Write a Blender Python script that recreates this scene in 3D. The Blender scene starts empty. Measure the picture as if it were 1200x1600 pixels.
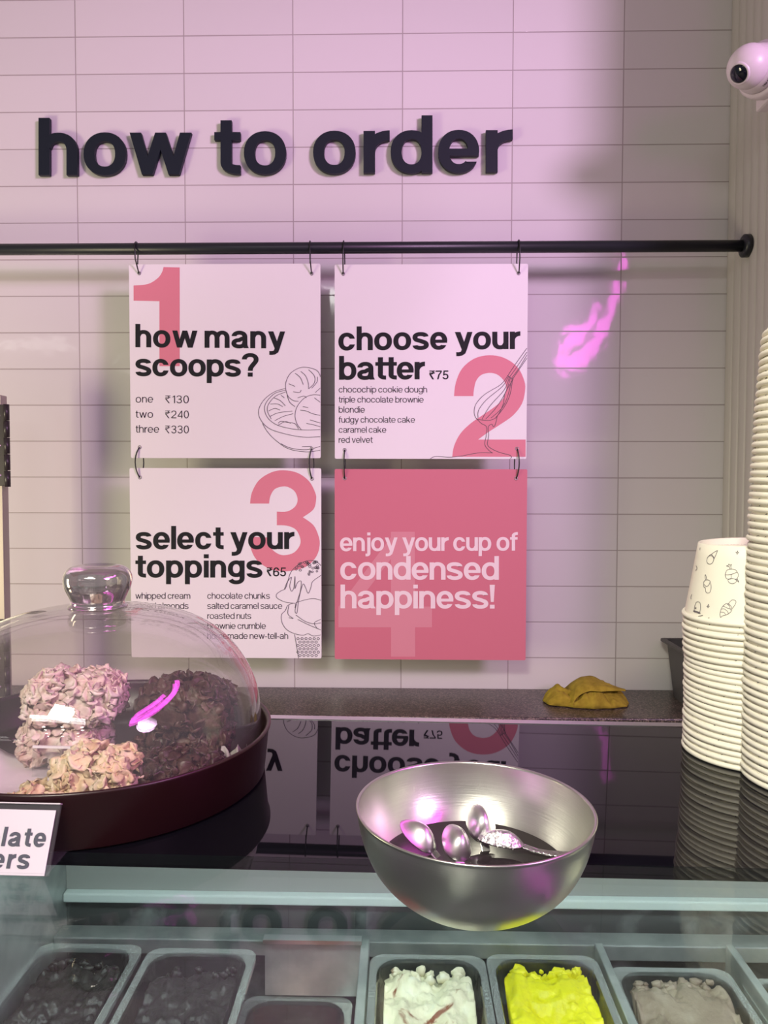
import bpy, bmesh, math, random
from mathutils import Vector, Matrix, noise
from mathutils.geometry import tessellate_polygon

# ------------------------------------------------------------------ scene, camera, world, light
sc = bpy.context.scene
COL = sc.collection
PI = math.pi
D = 2.16                                    # distance camera - tiled wall
CZ = 1.5
PITCH, YAW, ROLL, FPX = 0.0397, 0.02175, 0.00167, 1200.0
CP, SP, CY, SY, CR, SR = math.cos(PITCH), math.sin(PITCH), math.cos(YAW), math.sin(YAW), math.cos(ROLL), math.sin(ROLL)
FW = Vector((-SY*CP, CY*CP, -SP)); RT0 = Vector((CY, SY, 0)); UP0 = RT0.cross(FW)
RT = RT0*CR + UP0*SR; UP = UP0*CR - RT0*SR
CAM = Vector((0, -D, CZ))
cd = bpy.data.cameras.new('camera'); cam = bpy.data.objects.new('camera', cd); COL.objects.link(cam)
cd.sensor_fit = 'VERTICAL'; cd.sensor_height = 36; cd.lens = FPX/1600*36
cd.clip_start = 0.02
cam.matrix_world = Matrix(((RT.x, UP.x, -FW.x, 0), (RT.y, UP.y, -FW.y, -D), (RT.z, UP.z, -FW.z, CZ), (0, 0, 0, 1)))
sc.camera = cam
sc.view_settings.view_transform = 'Standard'; sc.view_settings.look = 'None'
sc.view_settings.exposure = 0.0; sc.view_settings.gamma = 1; sc.view_settings.use_curve_mapping = False
w = bpy.data.worlds.new('room_ambience'); w.use_nodes = True; sc.world = w
w.node_tree.nodes['Background'].inputs[0].default_value = (1.0, 0.96, 1.0, 1)
w.node_tree.nodes['Background'].inputs[1].default_value = 0.27

def area_lamp(name, loc, target, size, size_y, power, color, spread=PI):
    l = bpy.data.lights.new(name, 'AREA'); l.shape = 'RECTANGLE'; l.size = size; l.size_y = size_y
    l.energy = power; l.color = color; l.spread = spread
    o = bpy.data.objects.new(name, l); COL.objects.link(o); o.location = loc
    o.rotation_euler = (Vector(target)-Vector(loc)).to_track_quat('-Z', 'Y').to_euler()
    return o
# ceiling lamps over the customer side, then added fills for the counter, the pink and the warm left
area_lamp('ceiling_lamp_light', (-0.5, -3.8, 2.9), (-0.1, -0.9, 1.4), 1.6, 0.12, 9, (1, .975, .95))
area_lamp('counter_fill_light', (-0.35, -3.0, 2.5), (0.25, -1.60, 1.25), 0.4, 0.3, 5.0, (1, .95, .80), math.radians(60))  # added fill from the customer side to brighten cups, bowl and label
area_lamp('pink_fill_light', (3.1, -4.0, 3.1), (-0.10, 0, 2.5), 1.0, 1.0, 22.5, (.98, .62, 1.0), math.radians(58)).data.shape = 'DISK'  # added unseen light, supplies the pale pink the sign alone lacks
area_lamp('warm_fill_light', (-2.3, -1.5, 1.15), (-0.95, 0, 1.25), 0.5, 0.9, 32, (1, .89, .57))  # unseen warm source added at the left for the cream lower wall
NEON_STRENGTH = 17.0
CASE_LED = 11.5

# ------------------------------------------------------------------ helpers
def at(px, py, Y):
    d = RT*((px-600)/FPX) + UP*((800-py)/FPX) + FW
    return CAM + d*((Y+D)/d.y)
N = Vector((0.01123527, -0.01281241, 0.99985479)).normalized()      # the counter glass is a hair out of level
P0 = Vector((0, -D, 1.2757351))
def zglass(x, y): return P0.z - (N.x*(x-P0.x)+N.y*(y-P0.y))/N.z
E1 = Vector((1, 0, -N.x/N.z)).normalized(); E2 = N.cross(E1)
def on_level(px, py, z):
    d = RT*((px-600)/FPX) + UP*((800-py)/FPX) + FW
    return CAM + d*((z-CZ)/d.z)
def on_glass(px, py):
    d = RT*((px-600)/FPX) + UP*((800-py)/FPX) + FW
    return CAM + d*((P0-CAM).dot(N)/d.dot(N))
GM = Matrix(((E1.x, E2.x, N.x), (E1.y, E2.y, N.y), (E1.z, E2.z, N.z)))
def glass_frame(x, y, rz=0.0, lift=0.0):
    m = (GM @ Matrix.Rotation(rz, 3, 'Z')).to_4x4(); m.translation = Vector((x, y, zglass(x, y))) + N*lift
    return m

class MB:
    def __init__(s): s.v = []; s.f = []; s.mi = []; s.sm = []
    def add(s, vs, fs, mi=0, smooth=False):
        b = len(s.v); s.v += [tuple(p) for p in vs]
        for f in fs: s.f.append(tuple(b+i for i in f)); s.mi.append(mi); s.sm.append(smooth)
        return s
    def box(s, lo, hi, mi=0, m=None):
        x0, y0, z0 = lo; x1, y1, z1 = hi
        vs = [Vector(p) for p in ((x0,y0,z0),(x1,y0,z0),(x1,y1,z0),(x0,y1,z0),(x0,y0,z1),(x1,y0,z1),(x1,y1,z1),(x0,y1,z1))]
        if m is not None: vs = [m @ p for p in vs]
        return s.add(vs, [(0,3,2,1),(4,5,6,7),(0,1,5,4),(1,2,6,5),(2,3,7,6),(3,0,4,7)], mi)
    def lathe(s, prof, n=48, mi=0, m=None, closed=False, cap0=False, cap1=False):
        vs = []; k = len(prof)
        for i in range(n):
            a = 2*PI*i/n; c, q = math.cos(a), math.sin(a)
            for r, z in prof:
                p = Vector((r*c, r*q, z)); vs.append(m @ p if m is not None else p)
        fs = []
        for i in range(n):
            j = (i+1) % n
            for t in range(k if closed else k-1):
                u = (t+1) % k
                fs.append((i*k+t, j*k+t, j*k+u, i*k+u))
        if cap0: fs.append(tuple(i*k for i in range(n))[::-1])
        if cap1: fs.append(tuple(i*k+k-1 for i in range(n)))
        return s.add(vs, fs, mi, True)
    def tube(s, pts, r, n=10, mi=0, closed=False, caps=True):
        pts = [Vector(p) for p in pts]; k = len(pts); vs = []
        ref = Vector((0.13, 0.31, 0.94))
        for i, p in enumerate(pts):
            if closed: t = pts[(i+1) % k]-pts[i-1]
            else: t = pts[min(i+1, k-1)]-pts[max(i-1, 0)]
            t.normalize(); u = t.cross(ref)
            if u.length < 1e-4: u = t.cross(Vector((1, 0, 0)))
            u.normalize(); v = t.cross(u)
            rr = r[i] if isinstance(r, (list, tuple)) else r
            for q in range(n):
                a = 2*PI*q/n; vs.append(p + u*(rr*math.cos(a)) + v*(rr*math.sin(a)))
        fs = []
        for i in range(k if closed else k-1):
            j = (i+1) % k
            for q in range(n):
                fs.append((i*n+q, i*n+(q+1) % n, j*n+(q+1) % n, j*n+q))
        if caps and not closed:
            fs.append(tuple(range(n))[::-1]); fs.append(tuple((k-1)*n+q for q in range(n)))
        return s.add(vs, fs, mi, True)
    def build(s, name, mats, parent=None, m=None, bevel=0.0, seg=2, autosmooth=None):
        me = bpy.data.meshes.new(name); me.from_pydata(s.v, [], s.f); me.update()
        bm = bmesh.new(); bm.from_mesh(me)
        bmesh.ops.recalc_face_normals(bm, faces=bm.faces)
        bm.to_mesh(me); bm.free()
        for p, mi, q in zip(me.polygons, s.mi, s.sm): p.material_index = mi; p.use_smooth = q
        for mt in (mats if isinstance(mats, (list, tuple)) else [mats]): me.materials.append(mt)
        o = bpy.data.objects.new(name, me); COL.objects.link(o)
        if parent is not None: o.parent = parent
        if m is not None:
            if parent is not None: o.matrix_parent_inverse = Matrix.Identity(4)
            o.matrix_world = m
        if bevel > 0:
            b = o.modifiers.new('bevel', 'BEVEL'); b.width = bevel; b.segments = seg; b.limit_method = 'ANGLE'; b.angle_limit = 0.6
        return o
def tag(o, label=None, cat=None, group=None, kind=None):
    if label: o['label'] = label
    if cat: o['category'] = cat
    if group: o['group'] = group
    if kind: o['kind'] = kind
    return o
def thing(name, label, cat, m=None, group=None):
    o = bpy.data.objects.new(name, None); COL.objects.link(o); o.empty_display_size = 0.02
    if m is not None: o.matrix_world = m if isinstance(m, Matrix) else Matrix.Translation(m)
    return tag(o, label, cat, group)
def structure(o): o['kind'] = 'structure'; return o
def rrect(w_, d_, r, n=5):
    pts = []
    for sx, sy, a0 in ((1, 1, 0), (-1, 1, 90), (-1, -1, 180), (1, -1, 270)):
        for i in range(n+1):
            a = math.radians(a0 + 90*i/n)
            pts.append((sx*(w_/2-r)+r*math.cos(a), sy*(d_/2-r)+r*math.sin(a)))
    return pts

# ------------------------------------------------------------------ materials
def mat(name, color=(.8, .8, .8), rough=.5, metal=0.0, spec=.5, **kw):
    m = bpy.data.materials.new(name); m.use_nodes = True
    b = m.node_tree.nodes['Principled BSDF']
    b.inputs['Base Color'].default_value = (*color, 1); b.inputs['Roughness'].default_value = rough
    b.inputs['Metallic'].default_value = metal; b.inputs['Specular IOR Level'].default_value = spec
    for k, v in kw.items():
        b.inputs[k.replace('_', ' ')].default_value = v
    return m
def nodes(m): return m.node_tree.nodes, m.node_tree.links, m.node_tree.nodes['Principled BSDF']
def noise_color(m, c0, c1, scale, lo=.35, hi=.65, detail=4, coord='Object', bump=0.0, dist=0.001):
    n, l, b = nodes(m)
    tc = n.new('ShaderNodeTexCoord'); nt = n.new('ShaderNodeTexNoise'); nt.inputs['Scale'].default_value = scale; nt.inputs['Detail'].default_value = detail
    cr = n.new('ShaderNodeValToRGB'); cr.color_ramp.elements[0].position = lo; cr.color_ramp.elements[1].position = hi
    cr.color_ramp.elements[0].color = (*c0, 1); cr.color_ramp.elements[1].color = (*c1, 1)
    l.new(tc.outputs[coord], nt.inputs['Vector']); l.new(nt.outputs['Fac'], cr.inputs['Fac']); l.new(cr.outputs['Color'], b.inputs['Base Color'])
    if bump:
        bp = n.new('ShaderNodeBump'); bp.inputs['Strength'].default_value = bump; bp.inputs['Distance'].default_value = dist
        l.new(nt.outputs['Fac'], bp.inputs['Height']); l.new(bp.outputs['Normal'], b.inputs['Normal'])
    return m
def emit(name, color, strength):
    m = bpy.data.materials.new(name); m.use_nodes = True; n = m.node_tree.nodes; n.clear()
    e = n.new('ShaderNodeEmission'); e.inputs[0].default_value = (*color, 1); e.inputs[1].default_value = strength
    o = n.new('ShaderNodeOutputMaterial'); m.node_tree.links.new(e.outputs[0], o.inputs[0]); return m
def clear(name, tint, refl=1.0, rough=0.0, haze=0.0, haze_color=(.8, .8, .8)):
    # thin clear sheet: what is behind shows through, the surface mirrors by its angle
    m = bpy.data.materials.new(name); m.use_nodes = True; n, l = m.node_tree.nodes, m.node_tree.links; n.clear()
    g = n.new('ShaderNodeNewGeometry'); mx = n.new('ShaderNodeMix'); mx.inputs[2].default_value = 1.5; mx.inputs[3].default_value = 1/1.5
    l.new(g.outputs['Backfacing'], mx.inputs[0])
    fr = n.new('ShaderNodeFresnel'); l.new(mx.outputs[0], fr.inputs['IOR'])
    mu = n.new('ShaderNodeMath'); mu.operation = 'MULTIPLY'; mu.inputs[1].default_value = refl; l.new(fr.outputs[0], mu.inputs[0])
    t = n.new('ShaderNodeBsdfTransparent'); t.inputs[0].default_value = (*tint, 1)
    gl = n.new('ShaderNodeBsdfGlossy'); gl.inputs['Roughness'].default_value = rough; gl.inputs[0].default_value = (1, 1, 1, 1)
    ms = n.new('ShaderNodeMixShader'); l.new(mu.outputs[0], ms.inputs[0]); l.new(gl.outputs[0], ms.inputs[2])
    if haze:
        df = n.new('ShaderNodeBsdfDiffuse'); df.inputs[0].default_value = (*haze_color, 1)
        m2 = n.new('ShaderNodeMixShader'); m2.inputs[0].default_value = haze
        l.new(t.outputs[0], m2.inputs[1]); l.new(df.outputs[0], m2.inputs[2]); l.new(m2.outputs[0], ms.inputs[1])
    else: l.new(t.outputs[0], ms.inputs[1])
    o = n.new('ShaderNodeOutputMaterial'); l.new(ms.outputs[0], o.inputs[0]); return m

A_T, B_T = 0.14001*D, 0.047*D
X_T0, Z_T0 = -0.55913*D, CZ+0.47506*D
def tile_material():
    m = mat('glazed_wall_tile', (.8, .8, .8), .1); n, l, b = nodes(m)
    tc = n.new('ShaderNodeTexCoord'); sx = n.new('ShaderNodeSeparateXYZ'); l.new(tc.outputs['Object'], sx.inputs[0])
    ax = n.new('ShaderNodeMath'); ax.operation = 'ADD'; ax.inputs[1].default_value = -X_T0 + 10*A_T; l.new(sx.outputs[0], ax.inputs[0])
    az = n.new('ShaderNodeMath'); az.operation = 'ADD'; az.inputs[1].default_value = -Z_T0 + 60*B_T; l.new(sx.outputs[2], az.inputs[0])
    cb = n.new('ShaderNodeCombineXYZ'); l.new(ax.outputs[0], cb.inputs[0]); l.new(az.outputs[0], cb.inputs[1])
    br = n.new('ShaderNodeTexBrick'); br.offset = 0; br.squash = 1
    br.inputs['Scale'].default_value = 1; br.inputs['Brick Width'].default_value = A_T; br.inputs['Row Height'].default_value = B_T
    br.inputs['Mortar Size'].default_value = .0016; br.inputs['Mortar Smooth'].default_value = .3; br.inputs['Bias'].default_value = 0
    br.inputs['Color1'].default_value = (.63, .61, .605, 1); br.inputs['Color2'].default_value = (.60, .585, .58, 1); br.inputs['Mortar'].default_value = (.35, .315, .31, 1)
    l.new(cb.outputs[0], br.inputs['Vector']); l.new(br.outputs['Color'], b.inputs['Base Color'])
    nt = n.new('ShaderNodeTexNoise'); nt.inputs['Scale'].default_value = 14; nt.inputs['Detail'].default_value = 2; l.new(tc.outputs['Object'], nt.inputs['Vector'])
    bp = n.new('ShaderNodeBump'); bp.inputs['Strength'].default_value = .12; bp.inputs['Distance'].default_value = .004; l.new(nt.outputs['Fac'], bp.inputs['Height'])
    b2 = n.new('ShaderNodeBump'); b2.invert = True; b2.inputs['Strength'].default_value = .5; b2.inputs['Distance'].default_value = .002
    l.new(br.outputs['Fac'], b2.inputs['Height']); l.new(bp.outputs['Normal'], b2.inputs['Normal']); l.new(b2.outputs['Normal'], b.inputs['Normal'])
    rr = n.new('ShaderNodeMapRange'); rr.inputs[3].default_value = .06; rr.inputs[4].default_value = .6; l.new(br.outputs['Fac'], rr.inputs[0]); l.new(rr.outputs[0], b.inputs['Roughness'])
    return m
M_TILE = tile_material()
M_FLUTE = mat('fluted_panel_paint', (.47, .445, .425), .45)
M_FLOOR = noise_color(mat('floor_stone', (.3, .3, .3), .4), (.26, .25, .24), (.36, .35, .34), 6)
M_CEIL = mat('ceiling_paint', (.55, .54, .53), .8)
M_BLACKPOWDER = mat('black_powder_coat', (.010, .012, .017), .38)
M_LETTER = mat('letter_black_acrylic', (.006, .010, .018), .5, 0, .3)
M_INK = mat('black_ink', (.010, .011, .013), .6, 0, .25)
M_INKLIGHT = mat('fine_black_ink', (.018, .017, .020), .6, 0, .25)
M_LINE = mat('drawing_ink', (.10, .085, .10), .7)
M_BOARD = mat('white_sunboard', (.78, .765, .77), .55)
M_PINKINK = mat('pink_print', (.66, .205, .265), .55)
M_PINKBOARD = mat('pink_sunboard', (.57, .155, .215), .5)
M_PALEPINK = mat('pale_pink_print', (.62, .235, .29), .55)
M_WHITEINK = mat('white_print', (.80, .66, .69), .55)
M_CORD = mat('black_cord', (.006, .006, .008), .35)
M_EYELET = mat('dull_eyelet', (.35, .33, .33), .4, .8)
def granite():
    m = mat('speckled_granite', (.1, .1, .1), .3); n, l, b = nodes(m)
    tc = n.new('ShaderNodeTexCoord'); vo = n.new('ShaderNodeTexVoronoi'); vo.inputs['Scale'].default_value = 330
    cr = n.new('ShaderNodeValToRGB'); e = cr.color_ramp.elements; e[0].position = 0; e[0].color = (.010, .008, .008, 1); e[1].position = 1; e[1].color = (.22, .17, .14, 1)
    q = cr.color_ramp.elements.new(.55); q.color = (.055, .042, .036, 1)
    sp = n.new('ShaderNodeSeparateColor'); l.new(tc.outputs['Object'], vo.inputs['Vector']); l.new(vo.outputs['Color'], sp.inputs[0]); l.new(sp.outputs[0], cr.inputs[0]); l.new(cr.outputs[0], b.inputs['Base Color'])
    return m
M_GRANITE = granite()
M_STEEL = mat('brushed_steel', (.62, .60, .57), .27, 1.0)
def brushed(m, s=(1, 1, 60), strength=.08):
    n, l, b = nodes(m); tc = n.new('ShaderNodeTexCoord'); mp = n.new('ShaderNodeMapping'); mp.inputs['Scale'].default_value = s
    nt = n.new('ShaderNodeTexNoise'); nt.inputs['Scale'].default_value = 40; nt.inputs['Detail'].default_value = 3
    bp = n.new('ShaderNodeBump'); bp.inputs['Strength'].default_value = strength; bp.inputs['Distance'].default_value = .0006
    l.new(tc.outputs['Object'], mp.inputs[0]); l.new(mp.outputs[0], nt.inputs['Vector']); l.new(nt.outputs['Fac'], bp.inputs['Height']); l.new(bp.outputs[0], b.inputs['Normal']); return m
M_BOWL = brushed(mat('satin_steel', (.58, .575, .53), .30, 1.0), (1, 1, 30), .10)
M_SPOON = mat('polished_steel', (.72, .71, .70), .33, 1.0)
M_BEAD = noise_color(mat('hammered_steel', (.8, .8, .8), .2, 1.0), (.7, .7, .7), (.85, .85, .85), 400, bump=1.0, dist=.002)
M_WATER = mat('rinse_water', (.025, .022, .022), .03)
M_TRIM = mat('aluminium_trim', (.72, .70, .72), .3, 1.0)
M_DECK = mat('black_glass', (.004, .004, .006), .015, 0, .42)
M_PANE = clear('case_glass', (.87, .92, .905), .52)
M_DOME = clear('dome_glass', (.955, .945, .94), 1.1, .02, .02, (.8, .76, .76))
M_ACRYL = clear('clear_acrylic', (.93, .94, .94), 1.0, .02, .03)
M_PAN = clear('clear_polycarbonate', (.93, .945, .945), 1.6, .06, .022, (.6, .63, .63))
M_KNOB = mat('silvered_glass', (.66, .63, .60), .07, .55, .5); M_KNOB.node_tree.nodes['Principled BSDF'].inputs['Transmission Weight'].default_value = .85
M_RIMGLINT = clear('polycarbonate_rim_glint', (.95, .96, .96), 1.8, .10, .20, (.78, .82, .82))  # bright rim highlight put into the material as pale haze
M_CASEWHITE = mat('case_white', (.38, .38, .375), .45)
M_RAIL = mat('case_pale_rail', (.74, .82, .82), .3)
M_CASEDARK = noise_color(mat('frosty_grey', (.1, .1, .1), .55), (.075, .08, .08), (.30, .31, .31), 22, .52, .72)
M_CASESTEEL = noise_color(mat('frosted_steel', (.4, .4, .4), .4, .7), (.42, .45, .45), (.62, .65, .64), 30)
M_TRAY = noise_color(mat('maroon_lacquer', (.04, .006, .008), .33), (.0150, .0034, .0040), (.020, .0045, .0054), 12)
M_PAPER = mat('cup_paper', (.75, .72, .605), .5)
M_PRINT = mat('cup_print', (.03, .03, .035), .6)
M_CUPBASE = mat('cup_base_paper', (.86, .80, .80), .55)
M_CARD = mat('white_label_card', (.54, .525, .54), .45)
M_LINER = mat('white_liner_paper', (.78, .72, .76), .35)
M_CAMWHITE = mat('camera_white', (.70, .63, .66), .35)
M_LENS = mat('camera_lens', (.004, .006, .014), .08)
M_BIN = mat('grey_bin_plastic', (.055, .052, .055), .5)
def fabric():
    m = noise_color(mat('yellow_microfibre', (.3, .2, .01), .95), (.235, .165, .010), (.345, .255, .022), 60, .3, .7, bump=.5, dist=.003); return m
M_CLOTH = fabric()
M_POST = mat('painted_steel_post', (.40, .35, .32), .35, .5)
M_HINGE = mat('black_hinge', (.030, .022, .026), .35)
M_SCREW = mat('screw_steel', (.5, .48, .48), .35, 1)

# ------------------------------------------------------------------ a plain grotesque lettering, drawn as strokes (x height = 1)
def arc(cx, cy, rx, ry, a0, a1, n=14, p=2.2):
    o = []
    for i in range(n+1):
        a = math.radians(a0+(a1-a0)*i/n); c, s = math.cos(a), math.sin(a)
        o.append((cx+rx*math.copysign(abs(c)**(2/p), c), cy+ry*math.copysign(abs(s)**(2/p), s)))
    return o
def stroke(pts, wv, wh, c0=None, c1=None, closed=False):
    q = [pts[0]]
    for p in pts[1:]:
        if math.hypot(p[0]-q[-1][0], p[1]-q[-1][1]) > 1e-5: q.append(p)
    if closed and math.hypot(q[0][0]-q[-1][0], q[0][1]-q[-1][1]) < 1e-5: q.pop()
    k = len(q); L = []; R = []
    for i, p in enumerate(q):
        a = q[i-1] if (closed or i > 0) else q[0]; b = q[(i+1) % k] if (closed or i < k-1) else q[-1]
        tx, ty = b[0]-a[0], b[1]-a[1]; m = math.hypot(tx, ty) or 1; nx, ny = -ty/m, tx/m
        c = c0 if (i == 0 and not closed) else c1 if (i == k-1 and not closed) else None
        if c == 'h': nx, ny = math.copysign(1, nx), 0
        if c == 'v': nx, ny = 0, math.copysign(1, ny)
        L.append((p[0]+nx*wv/2, p[1]+ny*wh/2)); R.append((p[0]-nx*wv/2, p[1]-ny*wh/2))
    return ('s', L, R, closed)
def poly(*p): return ('p', list(p))
def rect(x0, y0, x1, y1): return poly((x0, y0), (x1, y0), (x1, y1), (x0, y1))
BW = dict(a=1.0, b=1.0, c=.97, d=1.0, e=.98, f=.62, g=.98, h=.93, i=.27, j=.40, k=1.0, l=.27, m=1.47, n=.93, o=1.02, p=1.0, r=.60, s=.94, t=.62, u=.93, v=1.02, w=1.477, x=1.0, y=1.02)
LW = dict(a=.90, b=.92, c=.88, d=.92, e=.94, f=.50, g=.92, h=.82, i=.12, j=.24, k=.82, l=.12, m=1.36, n=.82, o=.96, p=.92, r=.47, s=.83, t=.46, u=.82, v=.90, w=1.30, x=.86, y=.90)
def glyph(ch, w):
    t = min(1, max(0, (w-.11)/.155)); h = w*(.80+.12*(1-t)); O = .015
    W = (BW[ch]*t + LW[ch]*(1-t)) if ch in BW else 1.0
    A = 1.37; DS = -.39; G = []
    def bowl(x0, x1, y0=-O, y1=1+O):
        return stroke(arc((x0+x1)/2, (y0+y1)/2, (x1-x0-w)/2, (y1-y0-h)/2, 0, 360, 36), w, h, closed=True)
    def arch(x0, x1):        # shoulder springing from a stem at x0 to a leg at x1
        cx = (x0+x1)/2+.0*w; rx = (x1-x0-w)/2; cy = .58
        return stroke([(x1-w/2, 0), (x1-w/2, cy*.6)]+arc(cx, cy, rx, 1+O-h/2-cy, 0, 165, 16), w, h)
    if ch == 'o': G = [bowl(0, W)]
    elif ch in 'nh': G = [rect(0, 0, w, 1 if ch == 'n' else A), arch(w*.06, W)]
    elif ch == 'm':
        mid = (W+w)/2; G = [rect(0, 0, w, 1), arch(w*.06, mid), arch(mid-w*.94, W)]
    elif ch == 'u':
        G = [rect(W-w, 0, W, 1)]; s = arch(w*.06, W); G.append(('s', [(W-x, 1-y) for x, y in s[1]], [(W-x, 1-y) for x, y in s[2]], False))
    elif ch == 'r':
        cy = .5; G = [rect(0, 0, w, 1), stroke([(w/2, cy-.1)]+arc(W, cy, W-w/2, 1+O-h*.56-cy, 180, 92, 12, 2.0)+[(W, 1+O-h*.56)], w, h*1.12, None, 'v')]
    elif ch in 'dbpq':
        y0, y1 = (0, A) if ch in 'db' else (DS, 1)
        G = [bowl(0, W), rect(W-w, y0, W, y1) if ch in 'dq' else rect(0, y0, w, y1)]
    elif ch == 'g':
        G = [bowl(0, W, .03), rect(W-w, .0, W, 1), stroke([(W-w/2, .1)]+arc(W/2, -.02, (W-w)/2, -DS-.02-h/2, 0, -160, 18), w, h)]
    elif ch == 'a':
        G = [stroke(arc(W*.47, .66, W*.47-w*.52, .36-h/2, 172, 0, 16)+[(W*.94-w*.5, .25), (W*.94-w*.45, .12), (W-w*.42, 0)], w, h, 'h', 'h'),
             stroke([(W*.94-w/2, .575), (W*.62, .555)]+arc(W*.45, .28, W*.45-w/2, .30-h/2, 90, 340, 20)+[(W*.94-w/2, .36)], w, h)]
    elif ch == 'e':
        G = [stroke(arc(W/2, .5, (W-w)/2, .5+O-h/2, -2, 325, 32), w, h, 'h', 'h'), rect(w*.5, .5-h*.40-.02, W-.008, .5+h*.40-.02)]
    elif ch == 'c':
        G = [stroke(arc(W/2, .5, (W-w)/2, .5+O-h/2, 22, 338, 30), w, h, 'h', 'h')]
    elif ch == 's':
        T, Bm = 1+O-h/2, -O+h/2
        pts = arc(W*.5, .735, W*.5-w*.53, T-.735, 12, 180, 14)+arc(W*.36, .715, W*.36-w*.5, .17, 180, 250, 6, 2)[1:]
        pts += [(W*.5, .505)] + arc(W*.64, .28, W*.36-w*.5, .16, 70, 0, 6, 2)+arc(W*.5, .27, W*.5-w*.5, .27-Bm, 0, -170, 14)[1:]
        G = [stroke(pts, w, h, 'h', 'h')]
    elif ch == 't':
        x = W*.24; G = [stroke([(x+w/2, 1.28), (x+w/2, .3)]+arc(W-.02, .22+h*.2, W-.02-x-w/2, .22+h*.2-h/2+.005, 180, 268, 8)+[(W, h/2-.005)], w, h, None, 'v'), rect(0, 1-h*.9, W, 1)]
    elif ch == 'f':
        x = W*.22; G = [stroke([(x+w/2, 0), (x+w/2, 1.05)]+arc(W-.02, 1.1, W-.02-x-w/2, A-1.1-h/2, 180, 92, 8)+[(W, A-h/2)], w, h, None, 'v'), rect(0, 1-h*.9, W*.96, 1)]
    elif ch == 'l': G = [rect(0, 0, w, A)]
    elif ch == 'i': G = [rect(0, 0, w, 1), rect(0, A-h*1.02, w, A)]
    elif ch == 'j': G = [stroke([(W-w/2, 1), (W-w/2, -.12)]+arc(W-w*.5-.16, -.15, .16, -DS-.15-h/2, 0, -80, 6)+[(0, DS+h/2)], w, h, None, 'v'), rect(W-w, A-h*1.02, W, A)]
    elif ch == 'k':
        k2 = w*1.18; G = [rect(0, 0, w, A), poly((w*.8, .30), (W-k2*1.02, 1), (W, 1), (w*.8, .30+w*.9)), poly((w*.95, .52), (W*.42, .72), (W, 0), (W-k2*1.05, 0))]
        G[1] = poly((w*.8, .28), (w*.8, .28+w*1.1), (W-k2*1.1, 1), (W-.04, 1)); G[2] = poly((W*.34, .44), (W*.34+w*.85, .70), (W, 0), (W-k2*1.12, 0))
    elif ch in 'vy':
        k2 = w*1.1; G = [poly((0, 1), (k2, 1), (W/2+k2*.42, 0), (W/2-k2*.42, 0)), poly((W-k2, 1), (W, 1), (W/2+k2*.42, 0), (W/2-k2*.42, 0))]
        if ch == 'y':
            G = [poly((0, 1), (k2, 1), (W*.5+k2*.45, .10), (W*.5-k2*.35, -.02)), stroke([(W-k2/2, 1), (W*.54, .03), (W*.47, -.17), (W*.36, DS+h*.62), (W*.2, DS+h/2), (W*.08, DS+h*.53)], w*1.02, h, 'h', 'v')]
    elif ch == 'w':
        k2 = w*1.04; a, b_ = W*.285, W*.715; hh = k2*.47
        G = [poly((0, 1), (k2, 1), (a+hh, 0), (a-hh, 0)), poly((W/2-hh, 1), (W/2+hh, 1), (a+hh, 0), (a-hh, 0)),
             poly((W/2-hh, 1), (W/2+hh, 1), (b_+hh, 0), (b_-hh, 0)), poly((W-k2, 1), (W, 1), (b_+hh, 0), (b_-hh, 0))]
    elif ch == '?':
        W = .98 if w > .2 else .8
        G = [stroke(arc(W/2, A-.36, W/2-w/2, .36-h/2+O, 180, -30, 18)+[(W*.60, .62), (W/2+.02, .50), (W/2, .34)], w, h, 'h', 'h'), rect(W/2-w/2, 0, W/2+w/2, h*1.05)]
    elif ch == '!':
        W = w*1.15; G = [poly((0, A), (W, A), (W*.78, .38), (W*.22, .38)), rect(W*.05, 0, W*.95, h*1.05)]
    elif ch == '-': W = .5; G = [rect(0, .40, W, .40+h)]
    elif ch in '0123456789':
        W = 1.0*t+.86*(1-t)
        if ch == '0': G = [stroke(arc(W/2, A/2, (W-w)/2, A/2-h/2+O, 0, 360, 34), w, h, closed=True)]
        if ch == '1': W = .5; G = [rect(W-w, 0, W, A), stroke([(0, A*.79), (W*.45, A*.82), (W-w*.75, A*.97)], w, h*.85, 'h', None)]
        if ch == '2': G = [stroke(arc(W/2, A-.40, (W-w)/2, .40-h/2+O, 172, -20, 16)+[(W*.72, .62), (W*.36, .38), (w*.62, .16), (w*.5, h*.4)], w, h, 'h', 'h'), rect(0, 0, W, h)]
        if ch == '3': G = [stroke(arc(W*.49, A-.345, (W*.94-w)/2, .345-h/2+O, 170, -88, 18), w, h, 'h'), stroke(arc(W*.5, .375, (W-w)/2, .375-h/2+O, 88, -172, 18), w, h, None, 'h'), rect(W*.34, .71-h*.5, W*.55, .71+h*.4)]
        if ch == '4': G = [rect(W-w*1.5, 0, W-w*.5, A), rect(0, .30, W, .30+h), stroke([(w*.4, .36), (W-w*1.1, A-w*.3)], w*.9, h)]
        if ch == '5': G = [rect(W*.16, A-h, W*.94, A), stroke([(W*.16+w*.45, A-h*.3), (W*.10+w*.45, .62)], w*.85, h), stroke(arc(W*.48, .43, (W*.98-w)/2, .43-h/2+O, 150, -168, 22), w, h, None, 'h')]
        if ch == '6': G = [stroke(arc(W/2, .43, (W-w)/2, .43-h/2+O, 0, 360, 30), w, h, closed=True), stroke(arc(W*.52, .66, W*.52-w/2, A-.66-h/2+O, 185, 25, 16), w, h, None, 'h')]
        if ch == '7': G = [rect(0, A-h, W, A), stroke([(W-w*.35, A-h), (W*.55, .72), (W*.36, 0)], w, h, 'h', 'h')]
    elif ch == '\u20b9':
        W = .86; hb = h*.78
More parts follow.
